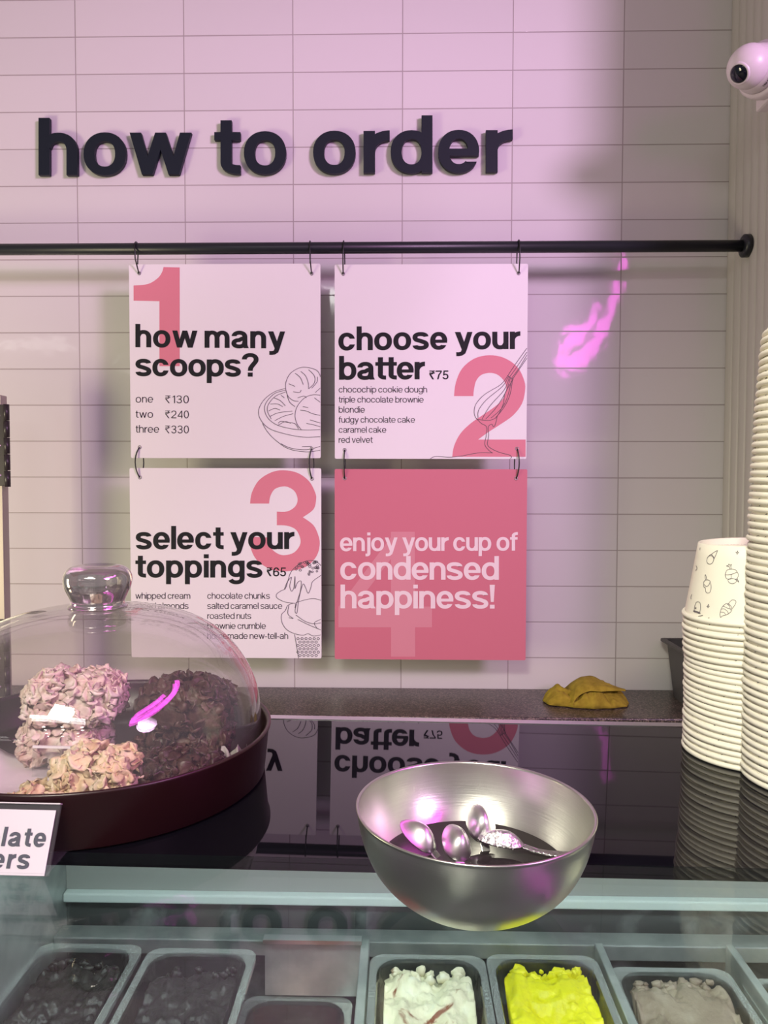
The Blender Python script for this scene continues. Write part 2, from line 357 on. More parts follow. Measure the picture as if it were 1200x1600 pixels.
        G = [rect(0, A-hb, W, A), rect(0, A-.30-hb, W, A-.30), stroke(arc(W*.30, A-.305, W*.40, .305-hb/2, 88, -88, 12), w, hb), rect(0, A-.61, W*.32, A-.61+hb),
             poly((0, A-.61), (w*1.2, A-.61), (W*.86, 0), (W*.86-w*1.25, 0))]
    elif ch in 'HIKVSON':
        W = {'H': 1.0, 'I': w, 'K': 1.0, 'V': 1.05, 'S': 1.0, 'O': 1.15, 'N': 1.0}[ch]
        if ch == 'H': G = [rect(0, 0, w, A), rect(W-w, 0, W, A), rect(0, A/2-h/2, W, A/2+h/2)]
        if ch == 'I': G = [rect(0, 0, w, A)]
        if ch == 'K': G = [rect(0, 0, w, A), poly((w*.8, .4), (w*.8, .4+w*1.2), (W-w*1.3, A), (W, A)), poly((W*.3, .6), (W*.3+w, .9), (W, 0), (W-w*1.3, 0))]
        if ch == 'V': G = [poly((0, A), (w*1.1, A), (W/2+w*.4, 0), (W/2-w*.4, 0)), poly((W-w*1.1, A), (W, A), (W/2+w*.4, 0), (W/2-w*.4, 0))]
        if ch == 'O': G = [stroke(arc(W/2, A/2, (W-w)/2, A/2-h/2, 0, 360, 24), w, h, closed=True)]
        if ch == 'N': G = [rect(0, 0, w, A), rect(W-w, 0, W, A), poly((0, A), (w*1.1, A), (W, 0), (W-w*1.1, 0))]
        if ch == 'S': G = [stroke([(W-w*.5, A*.72), (W*.7, A-h/2), (W*.3, A-h/2), (w*.5, A*.73), (W*.3, A*.55), (W*.7, A*.45), (W-w*.5, A*.27), (W*.7, h/2), (W*.3, h/2), (w*.5, A*.28)], w, h)]
    return G, W
NARROW = {'r': -.06, 't': -.05, 'y': -.05, 'v': -.05, 'w': -.05, 'f': -.06}
def layout(text, w, x0, x1):
    gl = []; x = 0; n_gap = 0; items = []
    for ch in text:
        if ch == ' ': items.append(None); continue
        items.append(glyph(ch, w) + (ch,))
    ink = 0; gaps = 0.0; sp = 0
    for i, it in enumerate(items):
        if it is None: sp += 1; continue
        ink += it[1]
        if i < len(items)-1: gaps += 1
    return items, ink, gaps, sp
def text_shapes(text, w, x0, x1, xh):
    """glyph pieces placed so that the line runs from x0 to x1; y up, baseline 0"""
    items, ink, gaps, sp = layout(text, w, x0, x1)
    adj = sum(NARROW.get(it[2], 0) for it in items[:-1] if it)
    space = .36
    target = (x1-x0)/xh
    g = (target-ink-adj-sp*space)/max(1, gaps) if gaps else 0
    sx = 1.0
    lo, hi = (.05 if w > .18 else .115), .24
    if gaps and (g < lo or g > hi):
        g2 = min(max(g, lo), hi); sx = target/(ink+adj+sp*space+g2*gaps); g = g2
    x = 0; out = []
    for i, it in enumerate(items):
        if it is None: x += space; continue
        for s in it[0]:
            f = lambda p: (x0+(p[0]+x)*xh*sx, p[1]*xh)
            if s[0] == 's': out.append(('s', [f(p) for p in s[1]], [f(p) for p in s[2]], s[3]))
            else: out.append(('p', [f(p) for p in s[1]]))
        x += it[1] + g + NARROW.get(it[2], 0)
    return out
def add_shapes(mb, shapes, fn, depth=None, mi=0, eps=Vector((0, -2.5e-5, 0))):
    """fn(x, y, k) maps a drawing point to space; k = 0 front, 1 back (only when depth is set)"""
    for si, s in enumerate(shapes):
        if s[0] == 's':
            L, R, cl = s[1], s[2], s[3]; k = len(L); pts = L+R; fs = []
            for i in range(k if cl else k-1): j = (i+1) % k; fs.append((i, j, k+j, k+i))
            edges = [(i, (i+1) % k) for i in range(k if cl else k-1)]
            ring = edges + [(k+j, k+i) for i, j in edges]
            if not cl: ring += [(k, 0), (k-1, 2*k-1)]
        else:
            pts = s[1]; k = len(pts)
            fs = [tuple(t) for t in tessellate_polygon([[Vector((p[0], p[1], 0)) for p in pts]])] if k > 4 else [tuple(range(k))]
            ring = [(i, (i+1) % k) for i in range(k)]
        vs = [fn(x, y, 0)+eps*(si % 7) for x, y in pts]; nn = len(pts)
        if depth is not None:
            vs += [fn(x, y, 1) for x, y in pts]
            fs = list(fs) + [tuple(nn+i for i in f)[::-1] for f in fs] + [(i, j, nn+j, nn+i) for i, j in ring]
        mb.add(vs, fs, mi)
def spline(pts, closed=False, n=6):
    k = len(pts); o = []
    for i in range(k if closed else k-1):
        p0 = pts[i-1] if (closed or i > 0) else pts[0]; p1 = pts[i]; p2 = pts[(i+1) % k]; p3 = pts[(i+2) % k] if (closed or i+2 < k) else pts[-1]
        for q in range(n):
            t = q/n; t2, t3 = t*t, t*t*t
            o.append(tuple(.5*(2*p1[c]+(p2[c]-p0[c])*t+(2*p0[c]-5*p1[c]+4*p2[c]-p3[c])*t2+(3*p1[c]-p0[c]-3*p2[c]+p3[c])*t3) for c in (0, 1)))
    if not closed: o.append(pts[-1])
    return o

# ------------------------------------------------------------------ the room
XR = 0.900                                   # side wall
structure(MB().box((-3.2, 0, 0), (XR+.3, .12, 3.2)).build('wall_back', M_TILE))
fl = MB(); prof = []
y = 0.0
pitch = .044
while y > -.54:
    for i in range(8):
        a = i/8; prof.append((XR - .008*math.sqrt(max(0, math.sin(PI*a))) if a > 0 else XR, y-pitch*a))
    y -= pitch
prof += [(XR, y), (XR+.12, y), (XR+.12, 0)]
k = len(prof)
fl.add([(a, b, z) for z in (0, 3.2) for a, b in prof], [(i, (i+1) % k, k+(i+1) % k, k+i) for i in range(k)], 0)
structure(fl.build('wall_right', M_FLUTE))
structure(MB().box((-3.2, -4.5, -.1), (3.2, .12, 0)).build('floor', M_FLOOR))
structure(MB().box((-3.2, -2.4, 3.2), (3.2, .12, 3.3)).build('ceiling', M_CEIL))

# ------------------------------------------------------------------ lettering on the wall: every letter is fixed on its own
HEAD = [('h', 63.5, 124, 'black wall letter h, first letter of the word how'), ('o', 133.5, 199.5, 'black wall letter o, middle letter of the word how'),
        ('w', 205, 301, 'black wall letter w, last letter of the word how'), ('t', 336.5, 377, 'black wall letter t, first letter of the word to'),
        ('o', 382.5, 448, 'black wall letter o, last letter of the word to'), ('o', 490, 556, 'black wall letter o, first letter of the word order'),
        ('r', 568.3, 609, 'black wall letter r between the o and d of order'), ('d', 610.5, 675.5, 'black wall letter d in the middle of the word order'),
        ('e', 684.5, 748, 'black wall letter e between the d and r of order'), ('r', 758.5, 800, 'black wall letter r, last letter of the word order')]
for ch, x0, x1, lab in HEAD:
    G, W = glyph(ch, .262); mb = MB(); xh = 64.8
    base = 276.3-(x0-63)*5.2/737
    fn = lambda x, y, k: at(x0+x*(x1-x0)/W, base-y*xh, -.004) + Vector((0, 0 if k else -.013, 0))
    add_shapes(mb, G, fn, depth=1)
    tag(mb.build('wall_letter', M_LETTER), lab, 'letter', 'raised black letters spelling how to order')

# ------------------------------------------------------------------ rod, boards, rings
YR = -.14
a = at(-160, 385, YR); b = at(1168, 386.5, YR); zr = (at(600, 387, YR)).z
rod = thing('hanging_rod', 'long black metal rod holding the menu boards across the tiled wall', 'rod', Vector((b.x, YR, zr)))
def in_world(o): return o
bar = MB().tube([(-1.75, YR, zr), (XR-.006, YR, zr)], .0148, 20)
bar.build('bar', M_BLACKPOWDER, rod).matrix_parent_inverse = rod.matrix_world.inverted()
fm = Matrix.Translation((XR-.008, YR, zr)) @ Matrix.Rotation(-PI/2, 4, 'Y')
MB().lathe([(0, .017), (.0225, .017), (.029, .013), (.029, 0), (0, 0)], 32, m=fm).build('wall_flange', M_BLACKPOWDER, rod).matrix_parent_inverse = rod.matrix_world.inverted()

YB = -.137            # front face of the boards
def board(name, label, c, material, holes):
    p = [at(x, y, YB) for x, y in c]
    x0 = (p[0].x+p[3].x)/2; x1 = (p[1].x+p[2].x)/2; z1 = (p[0].z+p[1].z)/2; z0 = (p[2].z+p[3].z)/2
    t = thing(name, label, 'sign', Vector(((x0+x1)/2, YB+.002, z0)), 'hanging menu boards')
    r = [((x0+x1)/2+a, (z0+z1)/2+b) for a, b in rrect(x1-x0, z1-z0, .004, 4)]
    k = len(r); mb = MB()
    mb.add([(a, YB, b) for a, b in r]+[(a, YB+.005, b) for a, b in r], [tuple(range(k)), tuple(range(k, 2*k))[::-1]]+[(i, (i+1) % k, k+(i+1) % k, k+i) for i in range(k)])
    attach(mb.build('board', material, t), t)
    for hx, hy in holes:
        q = at(hx, hy, YB-.0004)
        m = Matrix.Translation(q) @ Matrix.Rotation(PI/2, 4, 'X')
        attach(MB().lathe([(.0028, 0), (.0028, .0006), (.0048, .0006), (.0050, 0)], 16, m=m).build('eyelet', M_EYELET, t), t)
    return t
def attach(o, t): o.matrix_parent_inverse = t.matrix_world.inverted(); return o
def write(t, name, lines, material, w, layer=2, weight_h=None):
    mb = MB()
    for text, x0, x1, yb0, yb1, xh in lines:
        sh = text_shapes(text, w, x0, x1, xh)
        fn = lambda x, y, k: at(x, yb0+(yb1-yb0)*(x-x0)/(x1-x0)-y, YB-.00025*layer)
        add_shapes(mb, sh, fn)
    return attach(mb.build(name, material, t), t)
def zoomer(ox, oy, s): return lambda p: (ox+p[0]/s, oy+p[1]/s)
def draw(t, name, zf, curves, material, width=1.0, layer=3, raw=False, clip=None):
    mb = MB()
    for c in curves:
        closed = c[0] == 'c'; pts = [zf(p) for p in (c[1:] if c[0] in ('c', 'o') else c)]
        pts = spline(pts, closed, 5) if len(pts) > 2 else pts
        if clip: pts = [(min(x, clip), y) for x, y in pts]
        s = stroke([(x, -y) for x, y in pts], width, width, closed=closed)
        add_shapes(mb, [s], lambda x, y, k: at(x, -y, YB-.00025*layer))
    return attach(mb.build(name, material, t), t)
def numeral(t, zf, polys, material, layer=1):
    mb = MB()
    add_shapes(mb, [('p', [zf(p) for p in pl]) for pl in polys], lambda x, y, k: at(x, y, YB-.00025*layer))
    return attach(mb.build('numeral', material, t), t)

z1 = zoomer(190, 370, 3.6364)
b1 = board('menu_board', 'white upper left hanging board asking how many scoops with pink numeral 1', [(202, 413), (500.5, 412), (501, 716), (204, 715.5)], M_BOARD, [(217.5, 427), (487, 427.5), (218, 699), (487, 701)])
numeral(b1, z1, [[(68, 277)]+spline([(68, 277), (150, 268), (205, 235), (230, 200), (238, 172)], False, 5)+[(330, 174), (330, 735), (215, 735), (215, 366), (68, 363)]], M_PINKINK)
write(b1, 'headline', [('how many', 211.5, 445.8, 542.5, 544.5, 26.6), ('scoops?', 211.5, 404, 587.6, 588.6, 26.6)], M_INK, .288)
for line in (('one', 212, 239, 629, 629, 8.6), ('two', 212, 239, 652.7, 652.7, 8.6), ('three', 212, 248.5, 676, 676, 8.6)): write(b1, 'scoop_line', [line], M_INKLIGHT, .150)
write(b1, 'price_list', [('\u20b9130', 258.2, 295, 630, 630, 8.7), ('\u20b9240', 258.2, 295, 653.5, 653.5, 8.7), ('\u20b9330', 258.2, 295, 677, 677, 8.7)], M_INKLIGHT, .150)
draw(b1, 'ice_cream_bowl_drawing', z1, [
    ('o', (930, 862), (870, 880), (810, 925), (778, 985), (790, 1040), (840, 1090), (930, 1120), (1030, 1138), (1131, 1136)),
    ('o', (932, 872), (870, 890), (822, 940), (812, 985), (835, 1035), (890, 1072), (980, 1093), (1060, 1098), (1131, 1095)),
    ('o', (932, 882), (875, 905), (835, 950), (828, 990), (850, 1035)),
    ('o', (800, 1060), (830, 1110), (880, 1160), (950, 1205), (1050, 1222), (1131, 1212)), ('o', (905, 1175), (960, 1200), (1050, 1210), (1131, 1190)),
    ('o', (1131, 795), (1110, 760), (1060, 743), (1010, 745), (960, 775), (935, 820), (932, 860), (945, 905), (975, 930), (1005, 935)),
    ('o', (1131, 900), (1085, 898), (1040, 915), (1000, 960), (985, 1010), (995, 1060), (1020, 1095)),
    ('o', (1018, 765), (1045, 790), (1060, 830), (1062, 865)), ('o', (1062, 755), (1095, 790), (1095, 830), (1065, 862)), ('o', (985, 775), (1015, 800), (1032, 840)), ('o', (1112, 795), (1110, 825), (1080, 860)),
    ('o', (950, 835), (985, 850)), ('o', (975, 880), (1010, 885), (1020, 870)), ('o', (1000, 915), (1035, 905), (1050, 915)), ('o', (1131, 860), (1100, 885)),
    ('o', (865, 915), (900, 930), (930, 960)), ('o', (905, 900), (925, 915)), ('o', (845, 950), (885, 950), (915, 965)), ('o', (835, 990), (870, 975), (900, 985)), ('o', (845, 1020), (890, 1000), (970, 990)),
    ('o', (870, 1045), (920, 1020), (975, 1005)), ('o', (940, 900), (955, 940), (985, 965)), ('o', (890, 1060), (905, 1048), (945, 1055), (985, 1062), (1005, 1092)), ('o', (890, 1070), (930, 1050), (960, 1060)),
    ('o', (1015, 985), (1050, 990), (1085, 1005), (1131, 1015)), ('o', (1030, 965), (1060, 970)), ('o', (1050, 1060), (1090, 1068), (1131, 1080)), ('o', (1070, 1040), (1131, 1058)), ('o', (1095, 915), (1131, 940)), ('o', (1025, 1192), (1080, 1190))],
    M_LINE, .8, clip=500.3)
z2 = zoomer(510, 370, 3.6364)
b2 = board('menu_board', 'white upper right hanging board titled choose your batter with pink numeral 2', [(522, 414), (824, 411.5), (823.5, 717), (524, 717)], M_BOARD, [(536.3, 428), (810.5, 427), (538.5, 703), (807.8, 701)])
numeral(b2, z2, [spline([(725, 905), (735, 830), (770, 750), (840, 692), (925, 673), (1010, 688), (1085, 740), (1125, 820), (1128, 880), (1110, 950), (1060, 1015), (990, 1065), (920, 1110), (862, 1152)], False, 4)+[(1132, 1152), (1132, 1250), (715, 1250)]
         + spline([(715, 1250), (725, 1190), (760, 1120), (820, 1060), (900, 1005), (970, 955), (1010, 910), (1022, 860), (1010, 820), (975, 785), (930, 773), (880, 785), (850, 820), (838, 870), (835, 905)], False, 4)[1:]], M_PINKINK)
write(b2, 'headline', [('choose your', 528.7, 813, 547.5, 545.2, 27.2), ('batter', 529.8, 664, 593.4, 592.6, 27.2)], M_INK, .288)
write(b2, 'price', [('\u20b975', 670.9, 701.1, 592.8, 592.6, 10.0)], M_INK, .225)
write(b2, 'batter_list', [(s, 529.3, e, y_, y_, 7.1) for s, e, y_ in (('chocochip cookie dough', 667.3, 613.2), ('triple chocolate brownie', 661.8, 629), ('blondie', 570, 644.7), ('fudgy chocolate cake', 648.3, 660.4), ('caramel cake', 603.5, 676.1), ('red velvet', 582.3, 691.8))], M_INKLIGHT, .150)
draw(b2, 'whisk_drawing', z2, [
    ('o', (1139, 633), (1080, 715), (1030, 790)), ('o', (1139, 655), (1085, 735), (1042, 795)), ('o', (1139, 672), (1095, 745), (1055, 800)), ('o', (1139, 690), (1060, 805)), ('o', (1030, 788), (1045, 800), (1062, 806)),
    ('o', (1030, 790), (990, 840), (900, 895), (850, 950), (840, 1000), (855, 1035), (890, 1040)), ('o', (1034, 795), (1000, 850), (910, 925), (865, 985), (862, 1030)), ('o', (1040, 798), (1010, 870), (930, 960), (885, 1035)),
    ('o', (1046, 800), (1020, 880), (965, 970), (905, 1036)), ('o', (1052, 803), (1035, 890), (1000, 970), (935, 1030)), ('o', (1058, 806), (1045, 890), (1015, 960), (965, 1025)), ('o', (1062, 808), (1015, 890), (1005, 950), (970, 1020), (930, 1042), (880, 1040)),
    ('o', (850, 1030), (880, 1060), (910, 1080), (908, 1130), (900, 1180), (925, 1215), (945, 1228)), ('o', (970, 1020), (962, 1060), (950, 1080), (940, 1065), (920, 1080), (922, 1130), (915, 1180), (940, 1205), (985, 1225), (1040, 1240), (1052, 1252), (1045, 1260)),
    ('o', (590, 1262), (620, 1248), (700, 1252), (770, 1245), (860, 1228), (945, 1228))], M_LINE, .8)
z3 = zoomer(190, 690, 3.6364)
b3 = board('menu_board', 'white lower left hanging board titled select your toppings with pink numeral 3', [(203, 731), (502, 732), (502, 1028.5), (205, 1027)], M_BOARD, [(218.5, 746), (487.5, 748)])
numeral(b3, z3, [spline([(730, 352), (740, 290), (780, 220), (850, 175), (920, 163), (1000, 178), (1065, 225), (1100, 290), (1105, 330), (1090, 385), (1030, 430)], False, 4)
         + spline([(1030, 430), (1090, 475), (1120, 540), (1125, 590), (1108, 650), (1060, 703), (1000, 727), (920, 737), (840, 722), (770, 675), (735, 610), (727, 540)], False, 4)[1:]
         + spline([(832, 545), (850, 605), (890, 638), (930, 645), (980, 630), (1012, 590), (1015, 550), (990, 500), (940, 478), (882, 475)], False, 4)
         + spline([(882, 398), (940, 397), (985, 370), (1000, 330), (985, 285), (950, 260), (915, 255), (870, 270), (845, 310), (838, 352)], False, 4)], M_PINKINK)
write(b3, 'headline', [('select your', 212, 460, 858.3, 858, 26.6), ('toppings', 211.5, 410, 902.4, 902.6, 26.6)], M_INK, .288)
write(b3, 'price', [('\u20b965', 416.9, 447.1, 900.4, 900.4, 10.0)], M_INK, .225)
write(b3, 'toppings_list', [('whipped cream', 211.5, 297.3, 935.6, 935.6, 7.1), ('sliced almonds', 211.5, 294.5, 951.3, 951.3, 7.1)], M_INKLIGHT, .150)
write(b3, 'toppings_list', [(s, 323.9, e, y_, y_, 7.1) for s, e, y_ in
      (('chocolate chunks', 421.6, 935.6), ('salted caramel sauce', 440.8, 951.3), ('roasted nuts', 392.4, 967), ('brownie crumble', 415.2, 982.6), ('homemade new-tell-ah', 450.2, 998.2))], M_INKLIGHT, .150)
rnd = random.Random(4)
cone = [('o', (982, 1095), (992, 1150), (1005, 1231)),
        ('o', (1131, 1098), (1090, 1105), (1060, 1092), (1030, 1100), (985, 1092), (940, 1070), (912, 1030), (908, 985), (930, 960), (945, 930), (985, 918), (985, 945)),
        ('o', (985, 918), (930, 912), (885, 890), (880, 868), (905, 848), (930, 835), (945, 790), (960, 745), (990, 710), (1030, 685), (1075, 675), (1110, 685), (1133, 705)),
        ('o', (925, 838), (940, 800), (965, 770), (955, 820), (965, 850), (978, 830), (985, 765), (985, 820), (985, 835), (1000, 800), (1020, 795), (1015, 850), (1000, 900), (985, 960), (995, 975), (1002, 930), (1010, 880), (1030, 810), (1045, 830), (1060, 862), (1075, 830), (1085, 795), (1133, 760)),
        ('o', (990, 915), (1040, 900), (1090, 892), (1133, 902)), ('o', (950, 930), (945, 980), (975, 1005), (950, 1000)), ('o', (990, 985), (1040, 1020), (1090, 1035), (1131, 1030)), ('o', (1000, 1010), (1060, 1040), (1131, 1070)), ('o', (1131, 1010), (1095, 1030), (1110, 1060))]
for i in range(26):
    x, y_ = rnd.uniform(985, 1125), rnd.uniform(680, 725); y_ += (1 if x < 1040 else 0)*(1040-x)*.35
    cone.append(('c', (x-7, y_), (x, y_-6), (x+7, y_), (x, y_+6)))
for i in range(6):
    x, y_ = rnd.uniform(1040, 1110), rnd.uniform(730, 765); cone.append(('c', (x-5, y_), (x, y_-5), (x+5, y_), (x, y_+5)))
for r in range(6):
    for c in range(6):
        x, y_ = 1002+c*23+(r % 2)*11, 1120+r*19
        if x < 1122: cone.append(('c', (x-7, y_), (x, y_-7), (x+7, y_), (x, y_+7)))
draw(b3, 'ice_cream_cone_drawing', z3, cone, M_LINE, .8, clip=501.6)
z4 = zoomer(510, 690, 3.6364)
b4 = board('menu_board', 'pink lower right hanging board wishing a cup of condensed happiness', [(523, 733), (822.5, 733), (822.5, 1031.5), (523, 1030)], M_PINKBOARD, [(538.5, 747.5), (806.5, 747.5)])
numeral(b4, z4, [[(367, 512), (502, 512), (505, 1222), (367, 1222)], [(68, 937), (600, 937), (600, 1055), (68, 1055)], [(390, 512), (390, 636), (160, 940), (68, 940)]], M_PALEPINK)
write(b4, 'headline', [('enjoy your cup of', 531.2, 809.2, 861.2, 860.4, 21.2), ('condensed', 531.5, 779.5, 905.6, 905.9, 27), ('happiness!', 532, 773.2, 950.4, 950.8, 27)], M_WHITEINK, .262)

def ring(hole, label, upper=None, dx=0.0):
    """a loop of black cord: through a hole and over the rod, or through the holes of two boards"""
    mb = MB(); p = at(*hole, YB)
    if upper is None:
        pts = []
        rr = .0175; zt = zr+.0005
        pts = [(p.x, YB-.0035, p.z)]
        pts += [(p.x+dx*.4, YR-rr-.002, (p.z+zr)/2), (p.x+dx*.7, YR-rr, zr)]
        for i in range(1, 8): a_ = PI-PI*i/8; pts.append((p.x+dx*(.7+.3*i/8), YR+rr*math.cos(a_), zr+rr*math.sin(a_)))
        pts += [(p.x+dx*1.2, YR+rr, zr), (p.x+dx*1.5, YR+rr+.001, (p.z+zr)/2), (p.x+dx, YB+.009, p.z+.004), (p.x, YB+.008, p.z)]
    else:
        q = at(*upper, YB); zc = (p.z+q.z)/2; hz = (q.z-p.z)/2
        pts = [(p.x+dx*(.0 if abs(math.sin(a_)) > .99 else 1)*math.cos(a_)**2*(1 if math.cos(a_) < 0 else -.6)+(q.x-p.x)*(math.sin(a_)+1)/2, YB+.0025+.0115*math.cos(a_)*(1 if math.cos(a_) > 0 else .75), zc+hz*math.sin(a_)*1.02) for a_ in [2*PI*i/28 for i in range(28)]]
        o = mb.tube(pts, .0017, 8, closed=True).build('cord_ring', M_CORD); return tag(o, label, 'cord ring', 'black cord rings of the menu boards')
    pts2 = []
    for i in range(len(pts)): pts2.append(pts[i])
    o = mb.tube(pts2, .0017, 8, closed=True).build('cord_ring', M_CORD)
    return tag(o, label, 'cord ring', 'black cord rings of the menu boards')
ring((217.5, 427), 'black cord ring over the rod above the numeral 1', dx=-.006)
ring((487, 427.5), 'black cord ring over the rod at the top right corner of the scoops board', dx=-.004)
ring((536.3, 428), 'black cord ring over the rod at the top left corner of the batter board', dx=.002)
ring((810.5, 427), 'black cord ring at the right end of the row over the rod', dx=-.002)
ring((218.5, 746), 'black cord ring joining the left corners of the scoops and toppings boards', (218, 699), dx=-.010)
ring((487.5, 748), 'black cord ring joining the right corners of the scoops and toppings boards', (487, 701), dx=-.006)
ring((538.5, 747.5), 'black cord ring joining the batter and pink boards below red velvet', (538.5, 703), dx=-.001)
ring((806.5, 747.5), 'black cord ring joining the batter and pink boards under the numeral 2', (807.8, 701), dx=.006)

# ------------------------------------------------------------------ granite ledge with cloth and bin
ZL = .9150
lg = MB().box((-1.9, -.268, ZL-.045), (XR-.001, -.001, ZL)).build('granite_ledge', M_GRANITE, bevel=.004)
tag(lg, 'speckled dark brown granite ledge along the foot of the tiled wall', 'ledge')
cb = MB().box((-1.9, -.235, 0.0), (XR-.001, -.001, ZL-.0455)).build('back_counter', M_BIN)
tag(cb, 'dark back counter under the granite ledge', 'counter')

def cloth():
    nx, ny = 90, 56; W_, Dp = .222, .120; vs = []
    for j in range(ny+1):
        for i in range(nx+1):
            u, v = i/nx*2-1, j/ny*2-1
            ed = max(0, 1-(abs(u)**5)) ** .5 * max(0, 1-(abs(v)**4)) ** .5
            # left roll, dip, big folded hump on the right
            hgt = .034*math.exp(-((u+.74)/.30)**2) + .024*math.exp(-((u+.25)/.3)**2) + .050*math.exp(-((u-.34-.12*v)/.30)**2)+.026*math.exp(-((u-.78)/.24)**2)
            hgt *= .72+.28*math.cos(v*1.5)
            # diagonal creases
            r1 = u*.9+v*.55; hgt += .010*math.exp(-((r1+.55)/.05)**2) - .010*math.exp(-((r1-.02)/.06)**2) + .012*math.exp(-((u*.8-v*.9-.62)/.06)**2)-.010*math.exp(-((u*.8-v*.9-.42)/.06)**2)
            q = Vector((u*3, v*2, .3)); hgt += .006*noise.noise(q*1.6)+.003*noise.noise(q*4)
            x = u*W_/2*(1-.10*abs(v)) + .006*noise.noise(Vector((v*3, u, 5))); y_ = v*Dp/2*(.72+.28*math.cos(u*2.1)) + .010*noise.noise(Vector((u*2.5, 7, v)))
            vs.append((x, y_, max(.0015, hgt*ed+.0015)))
    fs = [(j*(nx+1)+i, j*(nx+1)+i+1, (j+1)*(nx+1)+i+1, (j+1)*(nx+1)+i) for j in range(ny) for i in range(nx)]
    mb = MB(); mb.add(vs, fs, 0, True)
    # the turned over flap lying on the hump
    T_ = [(-.052, .022, .030), (-.020, .020, .056), (.012, .018, .066), (.055, .010, .050), (.098, .000, .034)]
    B_ = [(-.040, -.058, .002), (-.036, -.056, .022), (-.012, -.054, .040), (.035, -.048, .044), (.096, -.030, .040)]
    def cr3(tab, s_):
        k_ = len(tab)-1; f = min(s_*k_, k_-1e-6); i_ = int(f); t_ = f-i_
        g = lambda q: Vector(tab[min(max(q, 0), k_)])
        p0, p1, p2, p3 = g(i_-1), g(i_), g(i_+1), g(i_+2)
        return .5*(2*p1+(p2-p0)*t_+(2*p0-5*p1+4*p2-p3)*t_*t_+(3*p1-p0-3*p2+p3)*t_**3)
    fv = []; n2, m2 = 40, 16
    for j in range(m2+1):
        for i in range(n2+1):
            s_, t_ = i/n2, j/m2; p = cr3(T_, s_)*(1-t_)+cr3(B_, s_)*t_
            p += Vector((0, -.010, .010))*math.sin(PI*t_)*(1-.4*s_) + Vector((0, 0, .0035))*noise.noise(Vector((s_*6, t_*3, 2)))
            p.z = max(p.z, .003); fv.append(p)
    mb.add(fv, [(j*(n2+1)+i, j*(n2+1)+i+1, (j+1)*(n2+1)+i+1, (j+1)*(n2+1)+i) for j in range(m2) for i in range(n2)], 0, True)
    o = mb.build('cleaning_cloth', M_CLOTH)
    so = o.modifiers.new('thickness', 'SOLIDIFY'); so.thickness = .0018; so.offset = 1
    return o
c = cloth(); p = on_level(914, 1097, ZL); c.location = (p.x, -.135, ZL+.0006); c.rotation_euler = (0, 0, -.06)
tag(c, 'crumpled mustard yellow cleaning cloth on the granite ledge', 'cloth')

def bin_obj():
    p = on_level(1068, 1082, ZL); x0 = at(1051, 1040, -.13).x
    t = thing('storage_bin', 'dark grey plastic bin on the granite ledge behind the paper cups', 'bin', Vector((x0+.095, -.12, ZL)))
    hh = .152; mb = MB(); outer = []; n = 5
    def loop(w_, d_, z): return [(a, b, z) for a, b in rrect(w_, d_, .014, n)]
    loops = [loop(.140, .120, 0), loop(.172, .150, hh), loop(.168, .146, hh), loop(.136, .116, .004)]
    k = len(loops[0]); vs = [v for L in loops for v in L]; fs = []
    for q in range(3): fs += [(q*k+i, q*k+(i+1) % k, (q+1)*k+(i+1) % k, (q+1)*k+i) for i in range(k)]
    fs += [tuple(range(k))[::-1], tuple(3*k+i for i in range(k))]
    mb.add(vs, fs); mb.build('body', M_BIN, t)
    rb = MB(); L1 = loop(.198, .172, hh-.004); L2 = loop(.198, .172, hh+.002); L3 = loop(.170, .148, hh+.002); L4 = loop(.170, .148, hh-.004)
    vs = [v for L in (L1, L2, L3, L4) for v in L]; fs = []
    for q in range(4): fs += [(q*k+i, q*k+(i+1) % k, ((q+1) % 4)*k+(i+1) % k, ((q+1) % 4)*k+i) for i in range(k)]
    rb.add(vs, fs); rb.build('rim', M_BIN, t)
bin_obj()

# ------------------------------------------------------------------ hinged steel frame at the left
def frame_left():
    Y = -.20; sxy = (D+Y)/FPX
    xr = at(5.0, 800, Y).x; ztop = at(3, 617, Y).z
    t = thing('hinged_cabinet', 'brown grey steel post with black hinges at the left edge by the wall', 'cabinet', Vector((xr-.012, Y, ZL)))
    attach(MB().box((xr-.034, Y, ZL), (xr, Y+.030, ztop)).build('post', M_POST, t, bevel=.002), t)
    for (ya, yb, nm) in ((632, 761, 'hinge'), (967, 1090, 'hinge')):
        za, zb = at(0, ya, Y).z, at(0, yb, Y).z; xb = at(17.5, (ya+yb)/2, Y).x
        h = attach(MB().box((xb-.060, Y-.006, zb+.003), (xb-.010, Y-.001, za-.001)).build('hinge', M_HINGE, t, bevel=.001), t)
        seg = 5
        for i in range(seg):
            z0 = zb+(za-zb)*i/seg; z1_ = zb+(za-zb)*(i+1)/seg
            kn = MB().tube([(xb-.007, Y-.008, z0+.0006), (xb-.007, Y-.008, z1_-.0006)], .0075, 16).build('knuckle', M_HINGE, h); kn.matrix_parent_inverse = Matrix.Identity(4)
        for i in range(3):
            z0 = zb+(za-zb)*(.14+.36*i); m = Matrix.Translation((xb-.029, Y-.006, z0)) @ Matrix.Rotation(PI/2, 4, 'X')
            s = MB().lathe([(0, .002), (.003, .0015), (.0045, 0)], 14, m=m).build('screw', M_SCREW, h); s.matrix_parent_inverse = Matrix.Identity(4)
frame_left()

